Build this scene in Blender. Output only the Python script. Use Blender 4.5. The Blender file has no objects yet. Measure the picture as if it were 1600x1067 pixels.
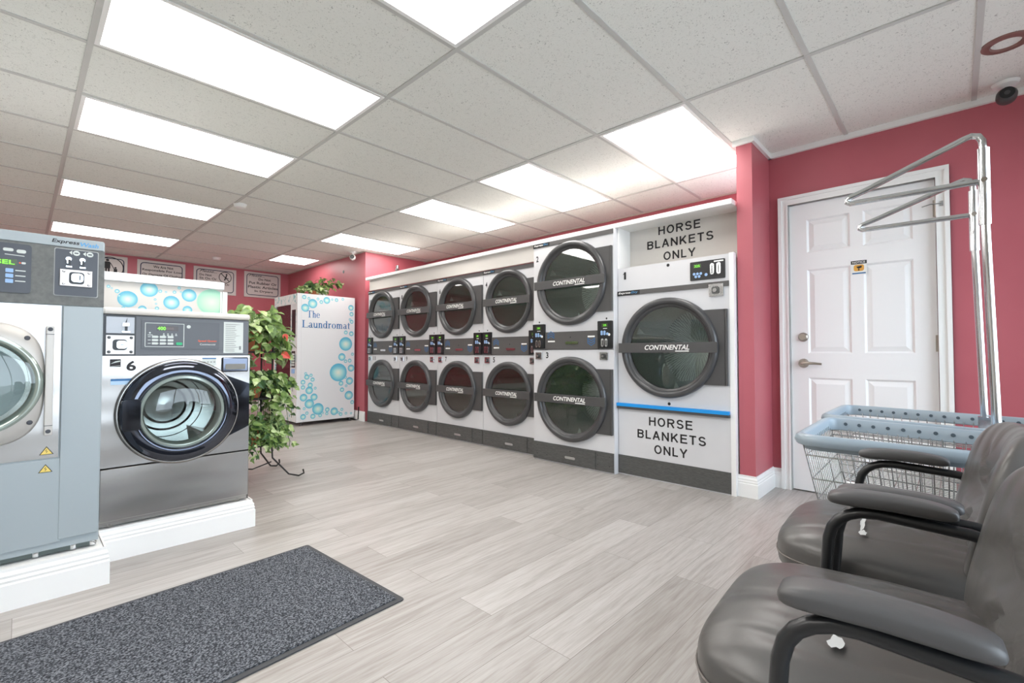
import bpy, bmesh, math, random
from mathutils import Vector, Matrix, Euler
random.seed(7)
PI = math.pi
scene = bpy.context.scene
COL = scene.collection

# ------------------------------------------------------------------ camera
F = 729.0
cam_d = bpy.data.cameras.new('camera')
cam = bpy.data.objects.new('camera', cam_d); COL.objects.link(cam)
cam_d.sensor_width = 36.0
cam_d.lens = F / 1600.0 * 36.0
cam_d.clip_start = 0.02
H = 0.97
yaw = math.atan(770.0 / F); pitch = math.atan((552 - 533.5) / F)
cam.location = (0, 0, H)
cam.rotation_euler = (PI / 2 + pitch, 0, -yaw)
scene.camera = cam

# ------------------------------------------------------------------ world and light
def lin(c):
    out = []
    for v in c[:3]:
        v = v / 255.0
        out.append(v / 12.92 if v <= 0.04045 else ((v + 0.055) / 1.055) ** 2.4)
    return (*out, 1.0)

world = bpy.data.worlds.new('daylight'); scene.world = world
world.use_nodes = True
wn = world.node_tree
bg = wn.nodes['Background']
bg.inputs[0].default_value = lin((234, 241, 255))
bg.inputs[1].default_value = 7.2
scene.view_settings.view_transform = 'Standard'
scene.view_settings.look = 'None'
scene.view_settings.gamma = 1.0
scene.view_settings.use_curve_mapping = False
scene.view_settings.exposure = 0.12
PANEL = 10.0            # emission of the ceiling light diffusers

CEIL = 2.44
FRONT = -0.95          # front wall with the shop window
WINX0, WINX1, WINZ0, WINZ1 = -.5, 3.55, 0.35, 2.2

def portal(name, loc, rot, sx, sy):
    d = bpy.data.lights.new(name, 'AREA'); d.shape = 'RECTANGLE'; d.size = sx; d.size_y = sy
    d.cycles.is_portal = True
    o = bpy.data.objects.new(name, d); COL.objects.link(o)
    o.location = loc; o.rotation_euler = rot
    return o
portal('window_portal', ((WINX0 + WINX1) / 2, FRONT - 0.06, (WINZ0 + WINZ1) / 2), (PI / 2, 0, 0), WINX1 - WINX0, WINZ1 - WINZ0).rotation_euler = (-PI / 2 + PI, 0, PI)

# ------------------------------------------------------------------ materials
MATS = {}
def mat(name, col, rough=0.5, metal=0.0, spec=0.5, coat=0.0, emit=0.0):
    if name in MATS: return MATS[name]
    m = bpy.data.materials.new(name); m.use_nodes = True
    b = m.node_tree.nodes['Principled BSDF']
    b.inputs['Base Color'].default_value = lin(col)
    b.inputs['Roughness'].default_value = rough
    b.inputs['Metallic'].default_value = metal
    b.inputs['Specular IOR Level'].default_value = spec
    if coat:
        b.inputs['Coat Weight'].default_value = coat
        b.inputs['Coat Roughness'].default_value = 0.05
    if emit:
        b.inputs['Emission Color'].default_value = lin(col)
        b.inputs['Emission Strength'].default_value = emit
    MATS[name] = m
    return m
def nodes(m): return m.node_tree.nodes, m.node_tree.links, m.node_tree.nodes['Principled BSDF']
def coords(m, scale=(1, 1, 1), rot=(0, 0, 0), kind='Object'):
    n, l, b = nodes(m)
    tc = n.new('ShaderNodeTexCoord'); mp = n.new('ShaderNodeMapping')
    mp.inputs['Scale'].default_value = scale; mp.inputs['Rotation'].default_value = rot
    l.new(tc.outputs[kind], mp.inputs['Vector'])
    return mp.outputs['Vector']
def noise(m, vec, scale, detail=3, dist=0.0, rough=0.5):
    n, l, b = nodes(m)
    t = n.new('ShaderNodeTexNoise'); t.inputs['Scale'].default_value = scale
    t.inputs['Detail'].default_value = detail; t.inputs['Distortion'].default_value = dist
    t.inputs['Roughness'].default_value = rough
    l.new(vec, t.inputs['Vector']); return t.outputs['Fac']
def ramp(m, fac, stops):
    n, l, b = nodes(m)
    r = n.new('ShaderNodeValToRGB'); e = r.color_ramp.elements
    while len(e) < len(stops): e.new(0.5)
    for el, (p, c) in zip(e, stops): el.position = p; el.color = c if len(c) == 4 else lin(c)
    l.new(fac, r.inputs['Fac']); return r.outputs['Color']
def mix(m, fac, a, bb, mode='MIX'):
    n, l, b = nodes(m)
    x = n.new('ShaderNodeMix'); x.data_type = 'RGBA'; x.blend_type = mode
    for s, v in ((x.inputs[0], fac), (x.inputs[6], a), (x.inputs[7], bb)):
        if hasattr(v, 'default_value') or hasattr(v, 'is_linked'): l.new(v, s)
        else: s.default_value = v
    return x.outputs[2]
def bump(m, fac, strength=0.3, dist=0.01):
    n, l, b = nodes(m)
    bp = n.new('ShaderNodeBump'); bp.inputs['Strength'].default_value = strength
    bp.inputs['Distance'].default_value = dist
    l.new(fac, bp.inputs['Height']); l.new(bp.outputs['Normal'], b.inputs['Normal'])
def mottle(m, c1, c2, scale, stretch=(1, 1, 1), detail=3, lo=0.35, hi=0.65, bmp=0.0):
    n, l, b = nodes(m)
    f = noise(m, coords(m, stretch), scale, detail)
    l.new(ramp(m, f, [(lo, c1), (hi, c2)]), b.inputs['Base Color'])
    if bmp: bump(m, f, bmp, 0.003)
    return m

RED = mottle(mat('red wall paint', (184, 70, 84), 0.42), (182, 94, 104), (186, 98, 108), 3)
WHITE = mat('white trim paint', (242, 242, 240), 0.4)
DOORW = mat('white door paint', (240, 240, 240), 0.35)
GRID = mat('ceiling grid white', (200, 200, 196), 0.5)
# ceiling tile
TILE = mat('mineral fibre ceiling tile', (226, 226, 222), 0.9, spec=0.2)
n, l, b = nodes(TILE)
v = coords(TILE)
f1 = noise(TILE, v, 70, 2, 2.2)
f2 = noise(TILE, v, 9, 2)
c = ramp(TILE, f1, [(0.30, (180, 180, 175)), (0.375, (234, 235, 229)), (1.0, (240, 240, 235))])
l.new(c, b.inputs['Base Color']); bump(TILE, f1, 0.25, 0.004)
# floor planks, run along x
FLOOR = mat('grey oak vinyl plank', (190, 184, 178), 0.36, spec=0.5)
n, l, b = nodes(FLOOR)
v = coords(FLOOR)
br = n.new('ShaderNodeTexBrick')
br.inputs['Color1'].default_value = (0, 0, 0, 1); br.inputs['Color2'].default_value = (1, 1, 1, 1)
br.inputs['Mortar'].default_value = (0.5, 0.5, 0.5, 1)
br.inputs['Scale'].default_value = 1.0; br.inputs['Mortar Size'].default_value = 0.0009
br.inputs['Mortar Smooth'].default_value = 0.1
br.inputs['Brick Width'].default_value = 1.22; br.inputs['Row Height'].default_value = 0.18
br.offset = 0.37; br.offset_frequency = 2
l.new(v, br.inputs['Vector'])
gv = n.new('ShaderNodeVectorMath'); gv.operation = 'MULTIPLY_ADD'
gv.inputs[1].default_value = (7.0, 7.0, 7.0); l.new(br.outputs['Color'], gv.inputs[0]); l.new(v, gv.inputs[2])
mp = n.new('ShaderNodeMapping'); mp.inputs['Scale'].default_value = (.8, 12, 1); l.new(gv.outputs[0], mp.inputs['Vector'])
g1 = noise(FLOOR, mp.outputs['Vector'], 2.4, 6, 0.9, 0.6)
mp2 = n.new('ShaderNodeMapping'); mp2.inputs['Scale'].default_value = (3, 60, 1); l.new(gv.outputs[0], mp2.inputs['Vector'])
g2 = noise(FLOOR, mp2.outputs['Vector'], 3.0, 3, 0.2)
tone = ramp(FLOOR, br.outputs['Color'], [(0.0, (168, 164, 160)), (1.0, (190, 187, 184))])
grain = ramp(FLOOR, g1, [(0.28, (212, 207, 203)), (0.5, (242, 240, 238)), (0.75, (255, 255, 255))])
c = mix(FLOOR, 1.0, tone, grain, 'MULTIPLY')
fine = ramp(FLOOR, g2, [(0.35, (238, 236, 234)), (0.6, (255, 255, 255))])
c = mix(FLOOR, 1.0, c, fine, 'MULTIPLY')
c = mix(FLOOR, br.outputs['Fac'], c, lin((112, 104, 98)))
l.new(c, b.inputs['Base Color']); bump(FLOOR, g1, 0.08, 0.002)
# mat carpet
RUG = mat('speckled charcoal carpet', (70, 74, 82), 0.95, spec=0.1)
n, l, b = nodes(RUG)
f1 = noise(RUG, coords(RUG), 170, 2)
l.new(ramp(RUG, f1, [(0.36, (40, 42, 46)), (0.5, (78, 81, 87)), (0.64, (124, 127, 133))]), b.inputs['Base Color'])
bump(RUG, f1, 0.6, 0.004)
RUBBER = mat('dark rubber edge', (62, 63, 66), 0.7)

DRYW = mottle(mat('light grey enamel', (212, 212, 214), 0.38), (208, 208, 210), (214, 214, 216), 2)
CHAR = mat('charcoal plastic', (74, 73, 73), 0.42)
CHARD = mat('dark charcoal ring', (66, 66, 67), 0.3, spec=0.6)
PANELD = mat('dark band metal', (84, 82, 81), 0.45)
BLACK = mat('black plastic', (24, 25, 27), 0.35)
KICK = mottle(mat('brushed dark kick plate', (86, 86, 85), 0.45, 0.2), (78, 78, 77), (98, 98, 96), 30, (1, 1, 12))
CHROME = mat('chrome', (214, 216, 218), 0.12, 1.0)
STEEL = mat('brushed stainless steel', (166, 163, 160), 0.27, 1.0)
n, l, b = nodes(STEEL)
f1 = noise(STEEL, coords(STEEL, (60, 60, 1.5)), 6, 3)
bump(STEEL, f1, 0.03, 0.001)
f3 = noise(STEEL, coords(STEEL, (1.2, 1, 2.2)), 2.2, 1)
bp2 = n.new('ShaderNodeBump'); bp2.inputs['Strength'].default_value = 0.35; bp2.inputs['Distance'].default_value = 0.03
l.new(f3, bp2.inputs['Height']); l.new(bp2.outputs['Normal'], b.inputs['Normal'])
NICKEL = mat('satin nickel', (176, 168, 158), 0.28, 1.0)
DCHROME = mat('dark blue chrome trim', (84, 88, 98), 0.08, 1.0)
GREYP = mat('blue grey painted steel', (164, 174, 178), 0.4)
GREYD = mottle(mat('dark grey textured panel', (104, 106, 104), 0.55), (98, 100, 98), (112, 114, 111), 60, bmp=0.2)
SLATE = mat('slate panel inset', (70, 74, 82), 0.4)
DOORG = mat('warm grey cast door', (190, 186, 180), 0.35, 0.15)
BEIGE = mat('pale beige top', (214, 208, 200), 0.45)
OFFW = mat('off white sheet panel', (206, 202, 196), 0.45)
VENDW = mat('white vending cabinet', (212, 212, 213), 0.35)
INK = mat('black lettering', (36, 34, 36), 0.6)
NAVY = mat('navy print', (38, 46, 74), 0.6)
BLUET = mat('blue lettering', (40, 104, 158), 0.5)
SKYB = mat('sky blue lettering', (84, 160, 214), 0.5)
CYAN = mat('bright blue tape', (20, 148, 226), 0.4)
WTXT = mat('white lettering', (236, 236, 232), 0.5)
ORNG = mat('orange lettering', (228, 96, 62), 0.5)
PALEB = mat('pale blue buttons', (150, 184, 226), 0.5)
LED = mat('green lit display', (120, 235, 60), 0.5, emit=1.0)
LEDB = mat('display window', (62, 84, 40), 0.3)
GBTN = mat('green start button', (24, 170, 110), 0.4)
YEL = mat('yellow warning sticker', (232, 206, 110), 0.5)
PAPER = mat('paper label', (206, 212, 208), 0.6)
GREYT = mat('grey fine print', (128, 132, 132), 0.6)
SIGNW = mat('white sign plate', (206, 200, 196), 0.3)
LEATHER = mat('worn black leather', (86, 84, 82), 0.35, spec=0.5)
TORN = mat('torn leather lining', (204, 206, 206), 0.8)
SEAM = mat('seam thread', (118, 112, 108), 0.7)
ARMP = mat('black moulded arm pad', (78, 77, 77), 0.42, spec=0.5)
COINM = mat('toned down coin box steel', (168, 162, 158), 0.32, 1.0)  # chrome darkened so the window reflections do not blow out
ARMM = mat('black frame tube', (30, 31, 33), 0.3, spec=0.6)
RIM = mat('blue grey vinyl bumper', (146, 160, 170), 0.32)
DIMPLE = mat('dark bumper dimple', (70, 84, 94), 0.6)
WIRE = mat('bright zinc wire', (190, 192, 192), 0.25, 1.0)
TERRA = mat('terracotta pot', (186, 108, 72), 0.8)
IRON = mat('black wrought iron', (28, 28, 28), 0.5)
LEAF = mottle(mat('green leaf', (88, 128, 52), 0.45), (78, 108, 50), (122, 148, 76), 25)
LEAFL = mottle(mat('pale variegated leaf', (168, 186, 120), 0.45), (150, 178, 104), (196, 208, 160), 30)
LEAFR = mat('coral red leaf', (208, 84, 72), 0.5)
LEAFD = mat('dark green leaf', (58, 92, 48), 0.5)
WHEEL = mat('grey rubber wheel', (80, 80, 82), 0.7)
COPPER = mat('brown metal ring', (140, 104, 98), 0.4, 0.3)
SOIL = mat('dark soil', (58, 44, 34), 0.95)
REDBOX = mat('dark red reflection', (60, 34, 38), 0.4)  # red reflection in the vending window painted into this dark colour

def leather_bump():
    m = LEATHER; n, l, b = nodes(m)
    v = coords(m, (2.6, 1.0, .9))
    f = noise(m, v, 4.0, 1, 0.6)
    f2 = noise(m, coords(m), 160, 2)
    a = n.new('ShaderNodeMath'); a.operation = 'MULTIPLY_ADD'; a.inputs[1].default_value = 0.012
    l.new(f2, a.inputs[0]); l.new(f, a.inputs[2])
    bump(m, a.outputs[0], 0.5, 0.02)
leather_bump()

# perforated drum: dots in u,v of the drum wall
DRUM = mat('perforated zinc drum', (150, 164, 160), 0.45, 0.0)
n, l, b = nodes(DRUM)
vo = n.new('ShaderNodeTexVoronoi'); vo.inputs['Scale'].default_value = 38; vo.inputs['Randomness'].default_value = 0.0
l.new(coords(DRUM, (1, 1, 1), (0, 0, 0.4), 'UV'), vo.inputs['Vector'])
l.new(ramp(DRUM, vo.outputs['Distance'], [(0.24, (120, 138, 136)), (0.34, (228, 242, 236))]), b.inputs['Base Color'])

def glass_mat(name, tint, refl, rough=0.02):
    m = bpy.data.materials.new(name); m.use_nodes = True
    nt = m.node_tree; nt.nodes.remove(nt.nodes['Principled BSDF'])
    out = nt.nodes['Material Output']
    tr = nt.nodes.new('ShaderNodeBsdfTransparent'); tr.inputs[0].default_value = lin(tint)
    gl = nt.nodes.new('ShaderNodeBsdfGlossy'); gl.inputs[0].default_value = (1, 1, 1, 1); gl.inputs['Roughness'].default_value = rough
    lw = nt.nodes.new('ShaderNodeLayerWeight'); lw.inputs['Blend'].default_value = refl
    mx = nt.nodes.new('ShaderNodeMixShader')
    nt.links.new(lw.outputs['Fresnel'], mx.inputs[0]); nt.links.new(tr.outputs[0], mx.inputs[1])
    nt.links.new(gl.outputs[0], mx.inputs[2]); nt.links.new(mx.outputs[0], out.inputs[0])
    MATS[name] = m; return m
GLASSD = glass_mat('smoked dryer glass', (246, 250, 248), 0.50)
GLASSW = glass_mat('clear washer glass', (214, 222, 220), 0.36)
GLASSV = glass_mat('window glass', (232, 240, 240), 0.22)

def bubble_mat(name, c0, c1, c2):
    m = mat(name, c1, 0.4); n, l, b = nodes(m)
    tc = n.new('ShaderNodeTexCoord')
    ln = n.new('ShaderNodeVectorMath'); ln.operation = 'LENGTH'; l.new(tc.outputs['UV'], ln.inputs[0])
    sp = n.new('ShaderNodeSeparateXYZ'); l.new(tc.outputs['UV'], sp.inputs[0])
    r = ramp(m, ln.outputs['Value'], [(0.0, c0), (0.55, c1), (0.93, c2), (1.0, c1)])
    mp = n.new('ShaderNodeMapRange'); mp.inputs[1].default_value = 0.2; mp.inputs[2].default_value = 1.0
    l.new(sp.outputs['Y'], mp.inputs[0])
    c = mix(m, mp.outputs[0], r, lin(c2))
    l.new(c, b.inputs['Base Color'])
    return m
BUB = bubble_mat('teal bubble print', (222, 222, 206), (150, 206, 206), (84, 168, 196))
BUBG = bubble_mat('green bubble print', (206, 220, 200), (180, 216, 186), (150, 204, 180))

DIFF = bpy.data.materials.new('lit light diffuser'); DIFF.use_nodes = True
_n = DIFF.node_tree; _n.nodes.remove(_n.nodes['Principled BSDF'])
_e = _n.nodes.new('ShaderNodeEmission'); _e.inputs[0].default_value = lin((255, 251, 247)); _e.inputs[1].default_value = PANEL
_n.links.new(_e.outputs[0], _n.nodes['Material Output'].inputs[0])

# ------------------------------------------------------------------ mesh builder
class MB:
    def __init__(s): s.v = []; s.f = []; s.m = []; s.uv = {}
    def face(s, idx, m=0): s.f.append(tuple(idx)); s.m.append(m)
    def poly(s, pts, m=0):
        b = len(s.v); s.v += [tuple(p) for p in pts]; s.face(range(b, b + len(pts)), m)
    def box(s, a, b, m=0, M=None):
        x0, x1 = sorted((a[0], b[0])); y0, y1 = sorted((a[1], b[1])); z0, z1 = sorted((a[2], b[2]))
        k = len(s.v)
        P = [(x, y, z) for z in (z0, z1) for y in (y0, y1) for x in (x0, x1)]
        if M is not None: P = [tuple(M @ Vector(p)) for p in P]
        s.v += P
        for q in ((0, 2, 3, 1), (4, 5, 7, 6), (0, 1, 5, 4), (2, 6, 7, 3), (0, 4, 6, 2), (1, 3, 7, 5)):
            s.face([k + i for i in q], m)
        return s
    def tube(s, pts, r, n=10, m=0, closed=False, prof=None, cap=True):
        """sweep a round (or given) profile along pts"""
        P = [Vector(p) for p in pts]; N = len(P); rings = []
        up0 = None
        for i, p in enumerate(P):
            if closed: t = (P[(i + 1) % N] - P[i - 1])
            else: t = (P[min(i + 1, N - 1)] - P[max(i - 1, 0)])
            t.normalize()
            if up0 is None:
                up0 = Vector((0, 0, 1)) if abs(t.z) < 0.9 else Vector((1, 0, 0))
            a = up0 - t * up0.dot(t)
            if a.length < 1e-5: a = t.orthogonal()
            a.normalize(); bb = t.cross(a); up0 = a if prof is None else up0
            rr = r[i] if isinstance(r, (list, tuple)) else r
            k = len(s.v)
            if prof is None:
                for j in range(n):
                    w = 2 * PI * j / n; s.v.append(tuple(p + a * (math.cos(w) * rr) + bb * (math.sin(w) * rr)))
            else:
                for (u, w) in prof: s.v.append(tuple(p + bb * (u * rr) + a * (w * rr)))
            rings.append(k)
        nn = n if prof is None else len(prof)
        for i in range(N if closed else N - 1):
            A = rings[i]; B = rings[(i + 1) % N]
            for j in range(nn):
                s.face((A + j, A + (j + 1) % nn, B + (j + 1) % nn, B + j), m)
        if not closed and cap:
            s.face([rings[0] + j for j in reversed(range(nn))], m); s.face([rings[-1] + j for j in range(nn)], m)
        return s
    def lathe(s, prof, c=(0, 0, 0), n=48, axis='y', m=0, cap0=False, cap1=False):
        """prof: list of (radius, offset along axis)"""
        k = len(s.v)
        for (r, o) in prof:
            for j in range(n):
                w = 2 * PI * j / n; a, b2 = math.cos(w) * r, math.sin(w) * r
                if axis == 'y': p = (c[0] + a, c[1] + o, c[2] + b2)
                elif axis == 'z': p = (c[0] + a, c[1] + b2, c[2] + o)
                else: p = (c[0] + o, c[1] + a, c[2] + b2)
                s.v.append(p)
        for i in range(len(prof) - 1):
            for j in range(n):
                j2 = (j + 1) % n
                s.face((k + i * n + j, k + (i + 1) * n + j, k + (i + 1) * n + j2, k + i * n + j2), m)
                s.uv[len(s.f) - 1] = [(j / n * 6, prof[i][1] * 3), (j / n * 6, prof[i + 1][1] * 3), ((j + 1) / n * 6, prof[i + 1][1] * 3), ((j + 1) / n * 6, prof[i][1] * 3)]
        if cap0: s.face([k + j for j in range(n)], m)
        if cap1: s.face([k + (len(prof) - 1) * n + j for j in reversed(range(n))], m)
        return s
    def disc(s, c, r, m=0, n=32, y=None, uvd=False, rz=None):
        """disc facing -y at c=(x,y,z)"""
        rz = rz or r; k = len(s.v)
        s.v.append(tuple(c))
        for j in range(n):
            w = 2 * PI * j / n; s.v.append((c[0] + math.cos(w) * r, c[1], c[2] + math.sin(w) * rz))
        for j in range(n):
            j2 = (j + 1) % n; s.face((k, k + 1 + j, k + 1 + j2), m)
            s.uv[len(s.f) - 1] = [(0, 0), (math.cos(2 * PI * j / n), math.sin(2 * PI * j / n)), (math.cos(2 * PI * j2 / n), math.sin(2 * PI * j2 / n))]
        return s
    def plate(s, x0, x1, z0, z1, cx, cz, r, y, m=0, n=64):
        """rectangle facing -y with a round hole"""
        ang = [2 * PI * j / n for j in range(n)]
        for (a, b2) in ((x0, z0), (x1, z0), (x1, z1), (x0, z1)): ang.append(math.atan2(b2 - cz, a - cx) % (2 * PI))
        ang = sorted(set(round(a, 6) for a in ang)); k = len(s.v)
        for a in ang:
            ca, sa = math.cos(a), math.sin(a)
            t = min((x1 - cx) / ca if ca > 1e-6 else 1e9, (x0 - cx) / ca if ca < -1e-6 else 1e9,
                    (z1 - cz) / sa if sa > 1e-6 else 1e9, (z0 - cz) / sa if sa < -1e-6 else 1e9)
            s.v.append((cx + ca * r, y, cz + sa * r)); s.v.append((cx + ca * t, y, cz + sa * t))
        N = len(ang)
        for i in range(N):
            j = (i + 1) % N; s.face((k + 2 * i, k + 2 * i + 1, k + 2 * j + 1, k + 2 * j), m)
        return s
    def rbox(s, a, b, r, m=0, seg=3, axis='y'):
        """box with corners rounded in the x-z plane (axis y) or x-y plane (axis z)"""
        x0, x1 = sorted((a[0], b[0])); y0, y1 = sorted((a[1], b[1])); z0, z1 = sorted((a[2], b[2]))
        if axis == 'y': U0, U1, V0, V1, W0, W1 = x0, x1, z0, z1, y0, y1
        else: U0, U1, V0, V1, W0, W1 = x0, x1, y0, y1, z0, z1
        pts = []
        for (cu, cv, a0) in ((U1 - r, V1 - r, 0), (U0 + r, V1 - r, PI / 2), (U0 + r, V0 + r, PI), (U1 - r, V0 + r, 1.5 * PI)):
            for q in range(seg + 1):
                w = a0 + PI / 2 * q / seg; pts.append((cu + math.cos(w) * r, cv + math.sin(w) * r))
        k = len(s.v); N = len(pts)
        for W in (W0, W1):
            for (u, v_) in pts: s.v.append((u, W, v_) if axis == 'y' else (u, v_, W))
        for i in range(N):
            j = (i + 1) % N; s.face((k + i, k + j, k + N + j, k + N + i), m)
        s.face([k + i for i in range(N)], m); s.face([k + N + i for i in reversed(range(N))], m)
        return s
    def pad(s, c, half, e1=0.45, e2=0.45, nu=28, nv=18, fn=None, m=0, R=None):
        """superellipsoid cushion; fn(x,y,z)->(x,y,z) shapes it afterwards"""
        def sp(v_, e): return math.copysign(abs(v_) ** e, v_)
        k = len(s.v)
        for i in range(nv + 1):
            ph = -PI / 2 + PI * i / nv
            for j in range(nu):
                th = 2 * PI * j / nu
                p = [half[0] * sp(math.cos(ph), e1) * sp(math.cos(th), e2), half[1] * sp(math.cos(ph), e1) * sp(math.sin(th), e2), half[2] * sp(math.sin(ph), e1)]
                if fn: p = fn(*p)
                p = Vector(p)
                if R is not None: p = R @ p
                s.v.append(tuple(p + Vector(c)))
        for i in range(nv):
            for j in range(nu):
                j2 = (j + 1) % nu; s.face((k + i * nu + j, k + i * nu + j2, k + (i + 1) * nu + j2, k + (i + 1) * nu + j), m)
        return s
    def build(s, name, mats, parent=None, smooth=False, bevel=0, sub=0, loc=None):
        me = bpy.data.meshes.new(name); me.from_pydata(s.v, [], s.f)
        if not isinstance(mats, (list, tuple)): mats = [mats]
        for mm in mats: me.materials.append(mm)
        for i, p in enumerate(me.polygons): p.material_index = s.m[i]
        if s.uv:
            uvl = me.uv_layers.new(name='UVMap')
            for fi, uvs in s.uv.items():
                p = me.polygons[fi]
                for li, uvv in zip(p.loop_indices, uvs): uvl.data[li].uv = uvv
        bm = bmesh.new(); bm.from_mesh(me)
        if s.uv is not None and not s.uv: bmesh.ops.recalc_face_normals(bm, faces=bm.faces)
        bm.to_mesh(me); bm.free()
        if smooth:
            for p in me.polygons: p.use_smooth = True
            try: me.set_sharp_from_angle(angle=math.radians(38 if smooth is True else smooth))
            except Exception: pass
        o = bpy.data.objects.new(name, me); COL.objects.link(o)
        if parent is not None: o.parent = parent
        if loc: o.location = loc
        if bevel:
            md = o.modifiers.new('bevel', 'BEVEL'); md.width = bevel; md.segments = 2; md.limit_method = 'ANGLE'
        if sub:
            md = o.modifiers.new('sub', 'SUBSURF'); md.levels = sub; md.render_levels = sub
        return o

def tag(o, label=None, cat=None, group=None, kind=None):
    if label: o['label'] = label
    if cat: o['category'] = cat
    if group: o['group'] = group
    if kind: o['kind'] = kind
    return o
def empty(name, loc, rz, label, cat, group=None):
    o = bpy.data.objects.new(name, None); COL.objects.link(o); o.empty_display_size = 0.1
    o.location = loc; o.rotation_euler = (0, 0, rz)
    return tag(o, label, cat, group)
def struct(mb, name, m, label=None, **k):
    o = mb.build(name, m, **k); o['kind'] = 'structure'
    if label: o['label'] = label
    return o

# text as flat mesh in the x-z plane facing -y ------------------------------------
_tc = {}
def text_geo(s, bold=0.0, shear=0.0, space=1.0):
    key = (s, bold, shear, space)
    if key not in _tc:
        cu = bpy.data.curves.new('t', 'FONT'); cu.body = s; cu.offset = bold; cu.shear = shear; cu.space_character = space
        cu.resolution_u = 3
        o = bpy.data.objects.new('t', cu); COL.objects.link(o)
        bpy.context.view_layer.update()
        dg = bpy.context.evaluated_depsgraph_get()
        me = bpy.data.meshes.new_from_object(o.evaluated_get(dg))
        V = [(v_.co.x, v_.co.y) for v_ in me.vertices]; Fc = [tuple(p.vertices) for p in me.polygons]
        bpy.data.objects.remove(o); bpy.data.curves.remove(cu); bpy.data.meshes.remove(me)
        xs = [p[0] for p in V]; ys = [p[1] for p in V]
        x0, x1, y0, y1 = min(xs), max(xs), min(ys), max(ys)
        V = [((a - x0) / (x1 - x0), (c_ - y0) / (y1 - y0)) for a, c_ in V]
        _tc[key] = (V, Fc)
    return _tc[key]
def text(mb, s, x, z, w, h, y, m=0, bold=0.0, shear=0.0, space=1.0, mirror=False):
    """left-bottom corner x,z; size w,h"""
    V, Fc = text_geo(s, bold, shear, space); k = len(mb.v)
    for (a, c_) in V: mb.v.append((x + a * w, y, z + c_ * h))
    for f_ in Fc: mb.face([k + i for i in f_], m)
    return mb
# seriffed bold lettering drawn as shapes
def serif(mb, s, x, z, w, h, y, m=0):
    P = []
    def rect(a, b_, c_, d): P.append([(a, b_), (c_, b_), (c_, d), (a, d)])
    def arc(cx, cz, rx, rz, tx, tz, a0, a1, n=12):
        for i in range(n):
            u, v_ = [math.radians(a0 + (a1 - a0) * q / n) for q in (i, i + 1)]
            P.append([(cx + math.cos(t) * (rx - e * tx), cz + math.sin(t) * (rz - e * tz)) for t, e in ((u, 0), (v_, 0), (v_, 1), (u, 1))])
    X = 0.0
    for ch in s:
        n0 = len(P)
        if ch == 'T':
            rect(.25, 0, .37, .7); rect(.16, 0, .46, .035); rect(.02, .655, .6, .7); rect(.02, .5, .05, .7); rect(.57, .5, .6, .7); adv = .64
        elif ch == 'L':
            rect(.08, 0, .2, .7); rect(0, .665, .29, .7); rect(0, 0, .57, .04); rect(.54, 0, .57, .2); adv = .6
        elif ch in 'hnm':
            top = .7 if ch == 'h' else .47
            rect(.06, 0, .165, top); rect(0, top - .035, .165, top); rect(0, 0, .215, .032)
            arc(.24, .34, .145, .14, .1, .06, 0, 175); rect(.285, 0, .385, .34); rect(.235, 0, .435, .032); adv = .47
            if ch == 'm':
                arc(.46, .34, .145, .14, .1, .06, 0, 175); rect(.505, 0, .605, .34); rect(.455, 0, .655, .032); adv = .69
        elif ch == 'u':
            rect(.05, .14, .15, .47); rect(0, .44, .15, .47); arc(.195, .14, .145, .15, .1, .06, 180, 355); rect(.3, 0, .4, .47); rect(.25, .44, .4, .47); rect(.3, 0, .45, .032); adv = .47
        elif ch == 'o':
            arc(.22, .235, .21, .245, .11, .03, 0, 360, 24); adv = .46
        elif ch == 'e':
            arc(.21, .235, .2, .245, .11, .035, 0, 330, 22); rect(.08, .235, .4, .265); adv = .43
        elif ch == 'a':
            arc(.2, .34, .15, .14, .1, .035, 0, 165); rect(.25, .06, .35, .35); arc(.18, .13, .16, .14, .1, .04, 0, 360, 18); rect(.3, 0, .42, .05); adv = .44
        elif ch == 'd':
            arc(.2, .235, .19, .245, .11, .035, 0, 360, 24); rect(.3, 0, .4, .7); rect(.24, .665, .4, .7); rect(.3, 0, .45, .032); adv = .48
        elif ch == 'r':
            rect(.06, 0, .165, .47); rect(0, .435, .165, .47); rect(0, 0, .23, .032); arc(.25, .36, .11, .12, .09, .09, 40, 170); adv = .37
        elif ch == 't':
            rect(.09, .05, .19, .62); rect(0, .43, .3, .47); arc(.2, .1, .11, .1, .09, .04, 180, 310); adv = .32
        else: adv = .3
        for q in range(n0, len(P)): P[q] = [(a + X, b_) for a, b_ in P[q]]
        X += adv
    for q in P:
        pts = [(x + a / X * w, y, z + b_ / .7 * h) for a, b_ in q]
        mb.poly(pts, m)
    return mb
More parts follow.
